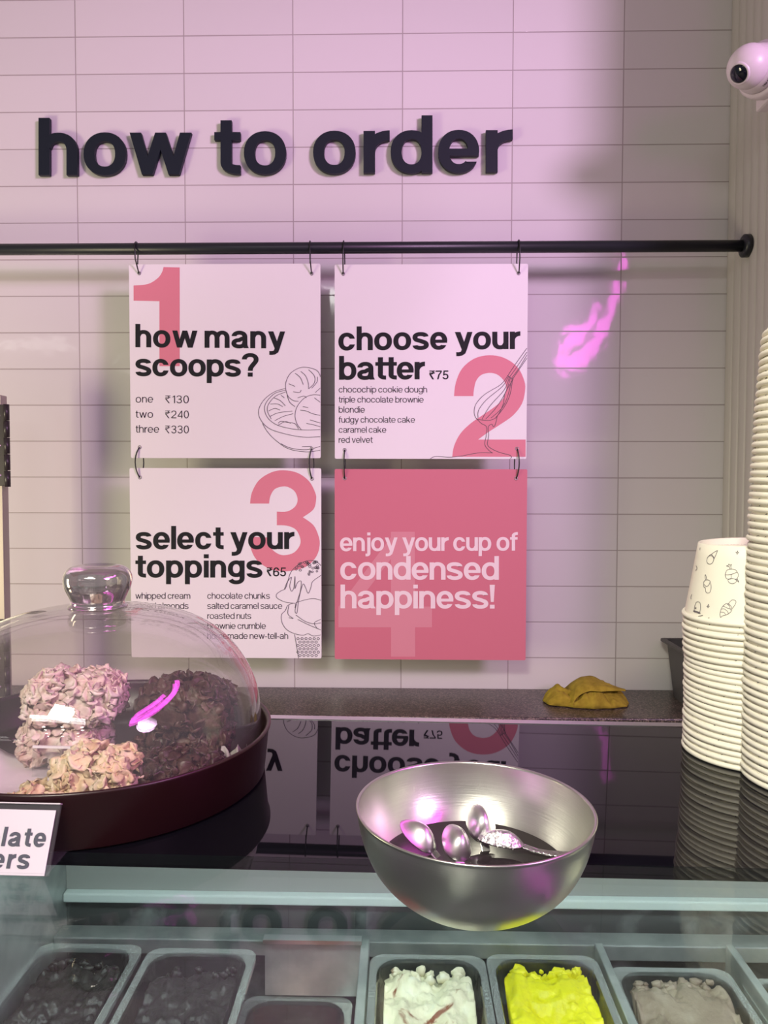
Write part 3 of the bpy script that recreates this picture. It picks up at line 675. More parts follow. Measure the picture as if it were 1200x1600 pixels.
# ------------------------------------------------------------------ security camera on the side wall
def dome_camera():
    cx, cy, cz = at(1170, 104, -.41); R_ = .0455
    t = thing('security_camera', 'white dome security camera with a black lens on the fluted side wall', 'camera', Vector((XR-.008, cy, cz)))
    I = t.matrix_world.inverted()
    def fin(o): o.matrix_parent_inverse = I; return o
    C_ = Vector((cx, cy, cz))
    ax = Vector((.84, .50, .12)).normalized()                                   # from the ball back to its mount
    mx = Matrix.Translation(C_) @ ax.to_track_quat('Z', 'Y').to_matrix().to_4x4()
    ball = [(R_*math.sin(a_), -R_*math.cos(a_)) for a_ in [PI*.78*i/24 for i in range(25)]]
    fin(MB().lathe(ball, 48, m=mx).build('ball', M_CAMWHITE, t))
    ld = Vector((-.70, -.42, -.60)).normalized(); q = ld.to_track_quat('Z', 'Y').to_matrix().to_4x4()
    ml = Matrix.Translation(C_) @ q; rl = .0192
    fin(MB().lathe([(0, R_+.0012), (rl*.35, R_*.985+.0012), (rl*.7, R_*.953+.0012), (rl-.001, R_*.915+.0010), (rl, R_*.90), (rl, R_*.7)], 36, m=ml).build('lens', M_LENS, t))
    fin(MB().lathe([(rl+.0001, R_*.8), (rl+.0001, R_*.930), (rl+.0015, R_*.945), (rl+.0045, R_*.89), (rl+.0055, R_*.76)], 36, m=ml).build('lens_ring', M_CAMWHITE, t))
    fin(MB().lathe([(.036, .004), (.043, .006), (.0465, .012), (.0500, .026), (.0510, .034), (.0470, .036)], 48, m=mx).build('collar', M_CAMWHITE, t))
    fin(MB().lathe([(.030, .0365), (.0545, .0370), (.0590, .0420), (.0600, .0600), (.0560, .0900), (0, .0900)], 48, m=mx).build('mount_base', M_CAMWHITE, t))
    jb = MB().box((cx+.060, cy-.030, cz-.055), (XR-.0085, cy+.10, cz+.060)); fin(jb.build('junction_box', M_CAMWHITE, t, bevel=.006))
    mb = MB(); sh = text_shapes('HIKVISION', .24, 0, .034, .0042)
    best = min(range(72), key=lambda k_: (mx @ Vector((.05*math.cos(k_*PI/36), .05*math.sin(k_*PI/36), .02))-CAM).length)*PI/36
    def fn(x, y, k):
        z = .0175+y; r = .0477+(z-.012)*.25+.0004
        a_ = best+.25-(x-.017)/r
        return mx @ Vector((r*math.cos(a_), r*math.sin(a_), z))
    add_shapes(mb, sh, fn, eps=Vector()); fin(mb.build('lettering', M_PRINT, t))
dome_camera()

# ------------------------------------------------------------------ magenta light sign (seen only as reflections in tiles and glass)
XN = XR+.150
def neon():
    t = thing('light_sign', 'magenta light sign at the customer side reflected in the tiles', 'sign', Vector((XN, -2.1, 2.3)))
    m_on = emit('magenta_light', (1.0, .085, .86), NEON_STRENGTH); m_body = M_BLACKPOWDER
    I = t.matrix_world.inverted()
    pth = spline([(-1.50, 2.56), (-1.62, 2.42), (-1.80, 2.30), (-2.15, 2.22), (-2.60, 2.22), (-2.95, 2.30), (-2.70, 2.38), (-2.30, 2.36), (-1.95, 2.40)], False, 8)
    s = stroke(pth, .11, .11)
    mb = MB(); add_shapes(mb, [s], lambda x, y, k: Vector((XN-.012, x, y))); o = mb.build('light_face', m_on, t); o.matrix_parent_inverse = I
    mb = MB(); add_shapes(mb, [s], lambda x, y, k: Vector((XN-(0.011 if k == 0 else -.008), x, y)), depth=1); o = mb.build('channel', m_body, t); o.matrix_parent_inverse = I
neon()
# ceiling luminaires on the customer side
M_LUM = emit('luminaire_white', (1, .97, .93), 3.2)
def luminaire(x, y_, z, a_, b_, label):
    t = thing('ceiling_light', label, 'ceiling light', Vector((x, y_, z)), 'ceiling lights over the customers')
    MB().box((-a_/2, -b_/2, 0), (a_/2, b_/2, .02)).build('housing', M_CAMWHITE, t)
    MB().box((-a_/2+.01, -b_/2+.01, -.006), (a_/2-.01, b_/2-.01, -.0005)).build('diffuser', M_LUM, t)
luminaire(-4.2, -6.3, 3.0, 1.2, .5, 'far long ceiling light over the customers, reflected in the left tiles')
luminaire(-2.85, -6.4, 2.75, .5, .5, 'far square ceiling light over the customers, reflected beside the scoops board')
M_SPOT = emit('downlight_white', (1, .96, .88), 30.0)
def downlight(x, y_, label):
    t = thing('ceiling_downlight', label, 'ceiling light', Vector((x, y_, 3.0)), 'round downlights over the customers')
    MB().lathe([(0, .03), (.085, .03), (.085, -.004), (.070, -.008), (.066, -.002)], 32).build('housing', M_CAMWHITE, t)
    MB().lathe([(0, -.003), (.066, -.003)], 32).build('diffuser', M_SPOT, t)
for q, (x, y_) in enumerate(((-1.0, -4.6), (-.35, -4.6), (.35, -4.6), (-1.0, -5.4), (-.35, -5.4), (.35, -5.4))):
    downlight(x, y_, ('front', 'rear')[q//3]+' row round ceiling downlight, '+('left', 'middle', 'right')[q % 3]+' of three, over the customers')
# ------------------------------------------------------------------ the display case
YREAR, YDECK, YFRONT = -1.478, -1.724, -2.02
XL, XRR = -.62, .74
XE = on_level(90, 1424, 1.112).x
case = thing('display_case', 'glass topped ice cream display case with black rear deck', 'display case', Vector((.06, -1.75, 0)))
CI = case.matrix_world.inverted()
def cpart(mb, name, m, **kw): o = mb.build(name, m, case, **kw); o.matrix_parent_inverse = CI; return o
def slab(x0, x1, y0, y1, t0, t1):
    mb = MB(); vs = []
    for t_ in (t0, t1):
        for x, y_ in ((x0, y0), (x1, y0), (x1, y1), (x0, y1)): vs.append(Vector((x, y_, zglass(x, y_)))+N*t_)
    return mb.add(vs, [(0, 3, 2, 1), (4, 5, 6, 7), (0, 1, 5, 4), (1, 2, 6, 5), (2, 3, 7, 6), (3, 0, 4, 7)])
cpart(slab(XL, XRR, YDECK, YREAR, -.008, 0), 'black_deck', M_DECK)
cpart(slab(XL, XRR, YFRONT, YDECK-.0002, -.006, 0), 'glass_top', M_PANE)
cpart(slab(XL, XRR, YREAR+.0002, YREAR+.010, -.016, .0006), 'rear_trim', M_TRIM)
YW = -1.470
cpart(MB().box((XE, YW, 1.1226), (XRR, YW+.03, 1.262)), 'rear_panel', M_CASEWHITE)
cpart(MB().box((XE, YW-.008, 1.1140), (XRR, YW+.03, 1.1225)), 'pale_rail', M_RAIL, bevel=.0015)
cpart(MB().box((XE, YW, 1.02), (XRR, YW+.03, 1.1138)), 'well_back', M_CASEDARK)
cpart(MB().box((XL, YFRONT, .96), (XRR, YW, .975)), 'well_floor', M_CASEDARK)
cpart(MB().box((XL-.03, YFRONT, .2), (XRR+.03, YREAR+.008, .959)), 'cabinet', M_CASEWHITE)
cpart(MB().box((XE-.03, YFRONT, .96), (XE-.0002, YW+.03, 1.262)), 'end_wall', M_CASESTEEL)
cpart(MB().box((XRR+.001, YFRONT, .96), (XRR+.03, YREAR+.008, 1.25)), 'end_wall', M_CASEWHITE)
cpart(MB().box((XL, YFRONT-.02, .96), (XRR, YFRONT, 1.05)), 'front_sill', M_CASEWHITE)
cpart(MB().box((XL, YFRONT-.012, 1.051), (XRR, YFRONT-.006, zglass(0, YFRONT)-.012)), 'front_glass', M_PANE)
led = cpart(MB().box((XE+.01, -1.610, 1.258), (XRR-.03, -1.580, 1.263)), 'light_strip', emit('case_led', (.90, 1.0, .98), CASE_LED))
cpart(MB().box((XE+.005, -1.616, 1.2632), (XRR-.02, -1.574, 1.2705)), 'light_strip_housing', M_CASEWHITE)
# rim frame that carries the pans
ZP = 1.100
fa = at(70, 1466, -1.4815)
cpart(MB().box((XE, -1.4985, ZP-.020), (XRR, -1.4785, ZP-.006)), 'pan_rail', M_CASESTEEL, bevel=.001)

# ------------------------------------------------------------------ ice cream pans
def pan_mesh(w_, d_, dep):
    mb = MB(); n = 6
    def loop(a, b, r, z): return [(x, y_, z) for x, y_ in rrect(a, b, r, n)]
    fl_ = .006; r = .020
    loops = [loop(w_, d_, .012, -.004), loop(w_, d_, .012, 0), loop(w_-2*fl_, d_-2*fl_, r, 0), loop(w_-2*fl_-.002, d_-2*fl_-.002, r, -.003), loop(w_-2*fl_-.016, d_-2*fl_-.016, r, -dep),
             loop(w_-2*fl_-.020, d_-2*fl_-.020, r, -dep-.002), loop(w_-2*fl_-.012, d_-2*fl_-.012, r, -dep*.5), loop(w_-2*fl_+.002, d_-2*fl_+.002, r, -.004)]
    k = len(loops[0]); vs = [v for L in loops for v in L]; fs = []
    for q in range(4): fs += [(q*k+i, q*k+(i+1) % k, (q+1)*k+(i+1) % k, (q+1)*k+i) for i in range(k)]
    fs.append(tuple(4*k+i for i in range(k)))
    fs += [(0*k+i, 0*k+(i+1) % k, 7*k+(i+1) % k, 7*k+i) for i in range(k)]
    mb.add(vs, fs, 0, False)
    for q in range(2*k): mb.mi[q] = 1                      # the flange round the mouth, with its highlight painted in
    return mb
def food_mesh(w_, d_, dep, lvl, seed, lump, dabs=0.0, ridge=0.0):
    """a scooped surface: grid over the pan's mouth, walls down to the floor"""
    nx, ny = 54, 84; a, b = w_-.025, d_-.025; r = .018; vs = []
    def inside(u, v):
        x, y_ = u*a/2, v*b/2
        # squash the square onto a rounded rectangle
        ax, ay = max(abs(x)-(a/2-r), 0), max(abs(y_)-(b/2-r), 0); h_ = max(ax, ay, 1e-9); l_ = math.hypot(ax, ay)
        if l_ > 1e-9 and ax > 0 and ay > 0:
            f = h_/l_; x = math.copysign(a/2-r+ax*f, x); y_ = math.copysign(b/2-r+ay*f, y_)
        return x, y_
    for j in range(ny+1):
        for i in range(nx+1):
            u, v = i/nx*2-1, j/ny*2-1; x, y_ = inside(u, v)
            q = Vector((x*40+seed*7.3, y_*40, seed)); n1 = noise.noise(q); n2 = noise.noise(q*2.7); n3 = noise.noise(q*7)
            back = max(0, (v-.80)/.20)
            z = lvl + lump*(n1*.8+.6*abs(n2)+.34*abs(n3)) + ridge*abs(noise.noise(Vector((x*60, y_*9+seed, 3))))
            z += -back*back*.008 + back*.005*noise.noise(Vector((x*70+seed, 3, y_*60)))
            vs.append((x, y_, min(z, -.001)))
    fs = [(j*(nx+1)+i, j*(nx+1)+i+1, (j+1)*(nx+1)+i+1, (j+1)*(nx+1)+i) for j in range(ny) for i in range(nx)]
    ringi = [i for i in range(nx+1)]+[j*(nx+1)+nx for j in range(1, ny+1)]+[ny*(nx+1)+i for i in range(nx-1, -1, -1)]+[j*(nx+1) for j in range(ny-1, 0, -1)]
    base = len(vs); f = (w_-.040)/(w_-.025)
    vs += [(vs[i][0]*f, vs[i][1]*.99, -dep+.002) for i in ringi]
    k = len(ringi); fs += [(ringi[q], ringi[(q+1) % k], base+(q+1) % k, base+q) for q in range(k)]; fs.append(tuple(base+q for q in range(k)))
    mb = MB(); mb.add(vs, fs, 0, True)
    # dabs of it sticking to the back wall of the pan
    rnd = random.Random(seed); ib = bmesh.new(); bmesh.ops.create_icosphere(ib, subdivisions=2, radius=1)
    iv = [v.co.copy() for v in ib.verts]; iF = [tuple(v.index for v in f.verts) for f in ib.faces]; ib.free()
    for i in range(int(44*dabs)):
        x = rnd.uniform(-.42, .42)*a; z0 = lvl+rnd.uniform(-.008, .004); r = rnd.uniform(.0018, .0055); tw = rnd.uniform(0, 90)
        y_ = b/2-rnd.uniform(.000, .010)
        mb.add([(x+p.x*r*(1+.9*noise.noise(Vector((p.x*2, p.z*2, tw)))), y_+p.y*r*.6, min(-.0012, z0+p.z*r*(1.0+1.1*noise.noise(Vector((p.x*2.4, p.z*2.4, tw+9)))))) for p in iv], iF, 0, True)
    return mb
def swirl(name, cols, scale, rough=.5, stops=None, sss=0.0):
    m = mat(name, cols[0], rough); n, l, b = nodes(m)
    tc = n.new('ShaderNodeTexCoord'); nt = n.new('ShaderNodeTexNoise'); nt.inputs['Scale'].default_value = scale; nt.inputs['Detail'].default_value = 5; nt.inputs['Distortion'].default_value = 1.1
    cr = n.new('ShaderNodeValToRGB'); stops = stops or [i/(len(cols)-1) for i in range(len(cols))]
    while len(cr.color_ramp.elements) < len(cols): cr.color_ramp.elements.new(.5)
    for e, s_, c_ in zip(cr.color_ramp.elements, stops, cols): e.position = s_; e.color = (*c_, 1)
    l.new(tc.outputs['Object'], nt.inputs['Vector']); l.new(nt.outputs['Fac'], cr.inputs[0]); l.new(cr.outputs[0], b.inputs['Base Color'])
    bp = n.new('ShaderNodeBump'); bp.inputs['Strength'].default_value = .35; bp.inputs['Distance'].default_value = .002
    n2 = n.new('ShaderNodeTexNoise'); n2.inputs['Scale'].default_value = 260; l.new(tc.outputs['Object'], n2.inputs['Vector']); l.new(n2.outputs['Fac'], bp.inputs['Height']); l.new(bp.outputs[0], b.inputs['Normal'])
    return m
F_DARK = swirl('dark_chocolate_ice', [(.012, .010, .010), (.030, .025, .024), (.050, .043, .041)], 40, .35, [.3, .6, .75])
F_DARK2 = swirl('chocolate_sorbet', [(.016, .013, .014), (.034, .029, .030), (.048, .042, .043)], 50, .4, [.3, .62, .78])
F_RED = swirl('red_sorbet', [(.20, .015, .02), (.36, .06, .06), (.5, .22, .2)], 40, .3)
F_WHITE = swirl('cream_ice', [(.20, .06, .03), (.62, .57, .43), (.68, .65, .48), (.70, .70, .64)], 30, .45, [.34, .40, .55, .75])
F_YELLOW = swirl('mango_ice', [(.68, .60, .003), (.80, .75, .006), (.84, .81, .03)], 25, .4)
F_TAUPE = swirl('coffee_ice', [(.06, .04, .03), (.22, .165, .125), (.29, .23, .18), (.38, .33, .27)], 28, .5, [.28, .38, .55, .75])
F_PALE = swirl('nutty_ice', [(.45, .26, .10), (.74, .66, .44), (.82, .78, .64)], 70, .5, [.3, .45, .7])
PANS = [ # px left, px right, px rear y, rim height, food, level, lump, labels
    (62, 229, 1475, ZP, F_DARK, -.012, .010, 'clear pan of almost black ice cream nearest the left end of the case', 'dark chocolate ice cream in the leftmost pan', .6),
    (233, 405, 1482, ZP, F_DARK2, -.013, .009, 'clear pan of dark chocolate ice cream beside the half empty well', 'dark chocolate ice cream in the second pan from the left', .5),
    (383, 553, 1556, ZP-.055, F_RED, -.024, .004, 'low clear pan with a little red sorbet sunk in the steel well', 'red sorbet in the low sunken pan', .0),
    (578, 757, 1492, ZP-.001, F_WHITE, -.009, .010, 'clear pan of white ice cream with brown streaks beside the yellow one', 'white ice cream with brown streaks', .9),
    (757, 930, 1492, ZP-.001, F_YELLOW, -.008, .010, 'clear pan of bright yellow ice cream below the steel bowl', 'bright yellow ice cream', 1.0),
    (947, 1135, 1512, ZP-.010, F_TAUPE, -.006, .013, 'clear pan of taupe brown ice cream to the right of the yellow one', 'taupe brown coffee coloured ice cream', 1.0),
    (1152, 1345, 1530, ZP-.016, F_PALE, -.014, .012, 'clear pan of pale nutty ice cream at the right edge', 'pale yellow nutty ice cream at the right edge', .2)]
PAN_D = .205
for i, (pl, pr, py, zz, fm_, lvl, lump, lab, flab, gb) in enumerate(PANS):
    A_, B_ = on_level(pl, py, zz), on_level(pr, py, zz); w_ = (B_-A_).x - .001; yc = (A_.y+B_.y)/2-PAN_D/2
    yc = min(yc, -1.5005-PAN_D/2)
    M_ = Matrix.Translation(((A_.x+B_.x)/2, yc, zz))
    t = thing('ice_cream_pan', lab, 'pan', M_, 'clear ice cream pans')
    dep = .068 if i != 2 else .05
    o = pan_mesh(w_, PAN_D, dep).build('tub', [M_PAN, M_RIMGLINT], t)
    # the ice cream lies in its pan: a thing of its own
    o = food_mesh(w_, PAN_D, dep, lvl, i+1, lump, gb, .008 if i in (3, 4, 5) else .003).build('ice_cream', fm_)
    o.matrix_world = Matrix.Translation(((A_.x+B_.x)/2, yc, zz+.0012)); tag(o, flab, 'ice cream', 'ice cream in the pans')
# dividers and steel well between the pans
for px, wd in ((570, .0075), (938, .007), (1143, .007)):
    q = on_level(px, 1482, ZP-.004)
    cpart(MB().box((q.x-wd/2, YFRONT+.01, ZP-.030), (q.x+wd/2, -1.499, ZP-.003)), 'divider', M_CASESTEEL, bevel=.001)
qa, qb = on_level(408, 1484, ZP), on_level(562, 1484, ZP)
cpart(MB().box((qa.x, -1.5035, ZP-.052), (qb.x, -1.4995, ZP-.003)), 'steel_well', M_CASESTEEL)
cpart(MB().box((qa.x-.001, -1.5075, ZP-.0035), (qb.x+.001, -1.499, ZP)), 'well_lip', M_TRIM)
# ------------------------------------------------------------------ covered cake tray
TX, TY = -.2185, -1.6105
TM = glass_frame(TX, TY)
tray = thing('cake_tray', 'deep round maroon tray under the glass dome', 'tray', TM)
MB().lathe([(0, .0005), (.1165, .0005), (.1182, .0020), (.1212, .0335), (.1226, .0355), (.1226, .0368), (.1212, .0374), (.1196, .0366), (.1188, .0340), (.1165, .0120), (.113, .0105), (0, .0105)], 96).build('pan', M_TRAY, tray)
dome = thing('dome_cover', 'clear glass dome with a round knob covering the cake tray', 'dome', TM @ Matrix.Translation((-.002, .001, .0112)))
pf = [(.1155, 0), (.1168, .012), (.1172, .028), (.1150, .046), (.1105, .060), (.1020, .075), (.0900, .0885), (.0740, .0995), (.0560, .1065), (.038, .1105), (.022, .1125), (.0, .1130)]
def smoothprof(p, n=4): return spline(p, False, n)
outer = smoothprof(pf); inner = [(max(r-.0028*min(1, (r/.06)), 0), z-.0028*(1 if z > .05 else z/.05)) for r, z in outer][::-1]
MB().lathe(outer+inner, 96, closed=False).build('dome', M_DOME, dome)
kp = [(.0001, .1432), (.012, .1430), (.0190, .1412), (.0228, .1372), (.0238, .1325), (.0229, .1270), (.0205, .1215), (.0187, .1175), (.0186, .1150), (.0205, .1130), (.0120, .1126), (.0001, .1126)]
MB().lathe(spline(kp, False, 5), 64).build('knob', M_KNOB, dome)

def flake_cluster(name, label, loc, size, material, seed, nfl, fl_r):
    rnd = random.Random(seed); mb = MB(); sx, sy, sz = size
    # knobbly core
    base = bmesh.new(); bmesh.ops.create_icosphere(base, subdivisions=4, radius=1)
    bv = [v.co.copy() for v in base.verts]; bf = [tuple(v.index for v in f.verts) for f in base.faces]; base.free()
    def sup(p, e=.62):
        return Vector((math.copysign(abs(p.x)**e, p.x), math.copysign(abs(p.y)**e, p.y), math.copysign(abs(p.z)**.7, p.z)))
    core = []
    for p in bv:
        q = sup(p); n1 = noise.noise(p*3+Vector((seed, 0, 0)))*.10+noise.noise(p*7+Vector((0, seed, 0)))*.07
        core.append(Vector((q.x*sx*.43, q.y*sy*.43, (q.z*.5+.5)*sz*.88))*(.94+n1))
    mb.add(core, bf, 0, True)
    ib = bmesh.new(); bmesh.ops.create_icosphere(ib, subdivisions=2, radius=1)
    iv = [v.co.copy() for v in ib.verts]; iF = [tuple(v.index for v in f.verts) for f in ib.faces]; ib.free()
    for i in range(nfl):
        d = Vector((rnd.gauss(0, 1), rnd.gauss(0, 1), rnd.gauss(0.15, .9))).normalized(); q = sup(d)
        c = Vector((q.x*sx*.44, q.y*sy*.44, (q.z*.5+.5)*sz*.92))
        nrm = (d+Vector((rnd.gauss(0, .45), rnd.gauss(0, .45), rnd.gauss(0, .45)))).normalized()
        qm = nrm.to_track_quat('Z', 'Y').to_matrix() @ Matrix.Rotation(rnd.uniform(0, 6.28), 3, 'Z')
        r = fl_r*rnd.uniform(.7, 1.3); e = rnd.uniform(.55, .9); cu = rnd.uniform(-.6, .9); cv = rnd.uniform(-.5, .7); tw = rnd.uniform(0, 50)
        vs = []
        for p in iv:
            x, y_, z = p.x*r, p.y*r*e, p.z*r*.24
            z += cu*x*x/r*.7+cv*y_*y_/r*.7 + r*.55*noise.noise(Vector((p.x*2.3+tw, p.y*2.3, 1)))
            f = 1+.5*noise.noise(Vector((p.x*2.2, p.y*2.2, tw)))
            v = c + qm @ Vector((x*f, y_*f, z)); v.z = max(v.z, .0004); vs.append(v)
        mb.add(vs, iF, 0, True)
    o = mb.build(name, material); o.matrix_world = TM @ Matrix.Translation(Vector(loc)); o.rotation_euler.z += rnd.uniform(-.15, .15)
    return tag(o, label, 'chocolate cluster', 'flake clusters in the dome')
def flake_mat(name, c, rough):
    return swirl(name, c, 55, rough, [.3, .5, .7])
K_PINK = flake_mat('white_chocolate_flakes', [(.56, .37, .30), (.76, .61, .53), (.84, .74, .67)], .42)
K_GOLD = flake_mat('golden_flakes', [(.64, .45, .25), (.80, .65, .42), (.86, .76, .60)], .42)
K_DARK = flake_mat('dark_chocolate_flakes', [(.030, .014, .010), (.060, .028, .021), (.105, .055, .044)], .45)
MBL = MB(); ln = rrect(.085, .13, .01, 4); k = len(ln)
lv = []
for j in range(13):
    for i in range(13):
        u, v = i/12*2-1, j/12*2-1; lv.append((u*.036, v*.040, .0002+.012*max(0, -u)**3+.003*max(0, noise.noise(Vector((u*2, v*2, 3))))))
MBL.add(lv, [(j*13+i, j*13+i+1, (j+1)*13+i+1, (j+1)*13+i) for j in range(12) for i in range(12)], 0, True)
ol = MBL.build('paper_liner', M_LINER); ol.matrix_world = TM @ Matrix.Translation((-.045, -.040, .0112)); so = ol.modifiers.new('thickness', 'SOLIDIFY'); so.thickness = .0006; so.offset = 1
tag(ol, 'white paper liner lying in the tray left of the clusters', 'paper liner')
FL = .0112
flake_cluster('flake_cluster', 'pale flake cluster at the bottom of the pink stack behind the clear tag', (-.027, .002, FL), (.064, .056, .032), K_PINK, 11, 280, .0056)
flake_cluster('flake_cluster', 'pinkish white flake cluster on top of the pale stack', (-.019, .002, FL+.029), (.074, .058, .037), K_PINK, 12, 380, .0056)
flake_cluster('flake_cluster', 'golden flake cluster in front, nearest the tray rim', (.0235, -.066, FL), (.054, .042, .034), K_GOLD, 13, 260, .0056)
flake_cluster('flake_cluster', 'small golden flake cluster lying low beside the paper liner', (-.003, -.086, FL), (.036, .026, .014), K_GOLD, 17, 70, .006)
flake_cluster('flake_cluster', 'dark chocolate cluster at the bottom of the dark stack', (.059, .014, FL), (.072, .060, .026), K_DARK, 14, 220, .0056)
flake_cluster('flake_cluster', 'dark chocolate cluster on top under the magenta reflection', (.059, .014, FL+.022), (.072, .060, .036), K_DARK, 15, 280, .0056)
flake_cluster('flake_cluster', 'dark chocolate cluster lying low in front of the dark stack', (.070, -.042, FL), (.060, .044, .022), K_DARK, 16, 220, .0052)
# crumpled paper at the right of the dark clusters
pv = []
for j in range(9):
    for i in range(15):
        u, v = i/14, j/8; pv.append((.020*u-.010, .003*math.sin(u*20)+.002*math.cos(v*6), .013*v*(1+.25*math.sin(u*13))))
pm = MB(); pm.add(pv, [(j*15+i, j*15+i+1, (j+1)*15+i+1, (j+1)*15+i) for j in range(8) for i in range(14)], 0, True)
op = pm.build('paper_scrap', mat('scrap_paper', (.42, .42, .38), .6)); op.matrix_world = TM @ Matrix.Translation((.1005, -.010, FL)) @ Matrix.Rotation(.5, 4, 'Z'); so = op.modifiers.new('thickness', 'SOLIDIFY'); so.thickness = .0004
tag(op, 'crumpled white paper scrap at the right inside the dome', 'paper')
# clear tag inside the dome
tg = thing('clear_tag', 'blank clear plastic tag leaning before the pink clusters in the dome', 'tag', TM @ Matrix.Translation((-.0095, -.0355, FL)) @ Matrix.Rotation(-.10, 4, 'X'))
MB().box((-.0245, -.0008, 0), (.0245, .0008, .0205)).build('plate', M_ACRYL, tg)
MB().box((-.0245, -.0010, .0205), (.0245, .0010, .0220)).build('edge', mat('bright_plastic_edge', (.93, .93, .92), .25), tg)

# ------------------------------------------------------------------ label stand at the lower left
def label_stand():
    bR = on_glass(71, 1371); X = bR.x
    # the top right corner lies in the same vertical plane
    d = RT*((91.5-600)/FPX)+UP*((800-1257)/FPX)+FW; tR = CAM+d*(X/d.x)
    v = tR-bR; ht = v.length
    t = thing('label_stand', 'clear acrylic stand with a white chocolate clusters label', 'label', bR)
    I = t.matrix_world.inverted()
    up = v.normalized(); right = E1; nrm = right.cross(up)                       # nrm points away from camera or towards it
    if nrm.y > 0: nrm = -nrm
    Wd = .098
    def P(x, s, o): return bR + right*(x-Wd) + up*(s*ht) + nrm*o
    def quadbox(x0, x1, s0, s1, o0, o1):
        vs = [P(x, s, o) for o in (o0, o1) for x, s in ((x0, s0), (x1, s0), (x1, s1), (x0, s1))]
        return MB().add(vs, [(0, 3, 2, 1), (4, 5, 6, 7), (0, 1, 5, 4), (1, 2, 6, 5), (2, 3, 7, 6), (3, 0, 4, 7)])
    quadbox(0, Wd+.0012, 0.012, 1.0, 0, -.0020).build('front_plate', M_ACRYL, t).matrix_parent_inverse = I
    q = bR + Vector((.0, .042, 0)); mb = MB()
    L = [bR+right*(-Wd), bR, bR+E2*.030+right*.0, bR+E2*.030+right*(-Wd)]
    mb.add([p+N*.0003 for p in L]+[p+N*.0022 for p in L], [(0, 3, 2, 1), (4, 5, 6, 7), (0, 1, 5, 4), (1, 2, 6, 5), (2, 3, 7, 6), (3, 0, 4, 7)])
    mb.build('foot', M_ACRYL, t).matrix_parent_inverse = I
    quadbox(-.001, Wd-.0005, .018, .915, .0004, .0009).build('card', M_CARD, t).matrix_parent_inverse = I
    quadbox(0, Wd+.0012, 1.0, 1.018, .0006, -.0024).build('plate_edge', mat('frosty_edge', (.5, .48, .48), .3), t).matrix_parent_inverse = I
    mb = MB(); sc_ = Wd
    px = 1/((CAM-bR).length*0+ (bR-CAM).dot(FW)/FPX)                          # pixels per metre here
    for txt, xr_, s_, xh_ in (('chocolate', 70.5, .405, 18.0), ('clusters', 45, .105, 18.0)):
        n_ = {'chocolate': 190, 'clusters': 160}[txt]/px
        x1_ = Wd-(90-xr_-12*(0.5-s_)*0 - (1-s_)*19*.9 + 0)/px if False else None
        # right edge of the card at this height in pixels
        edge = 71+(91.5-71)*s_; x1_ = Wd-(edge-xr_)/px
        sh = text_shapes(txt, .30, x1_-n_, x1_, xh_/px)
        add_shapes(mb, sh, lambda x, y, k: P(x, s_+y/ht*1.15, .0012), eps=nrm*1.5e-5)
    mb.build('lettering', mat('label_ink', (.045, .05, .07), .6), t).matrix_parent_inverse = I
label_stand()

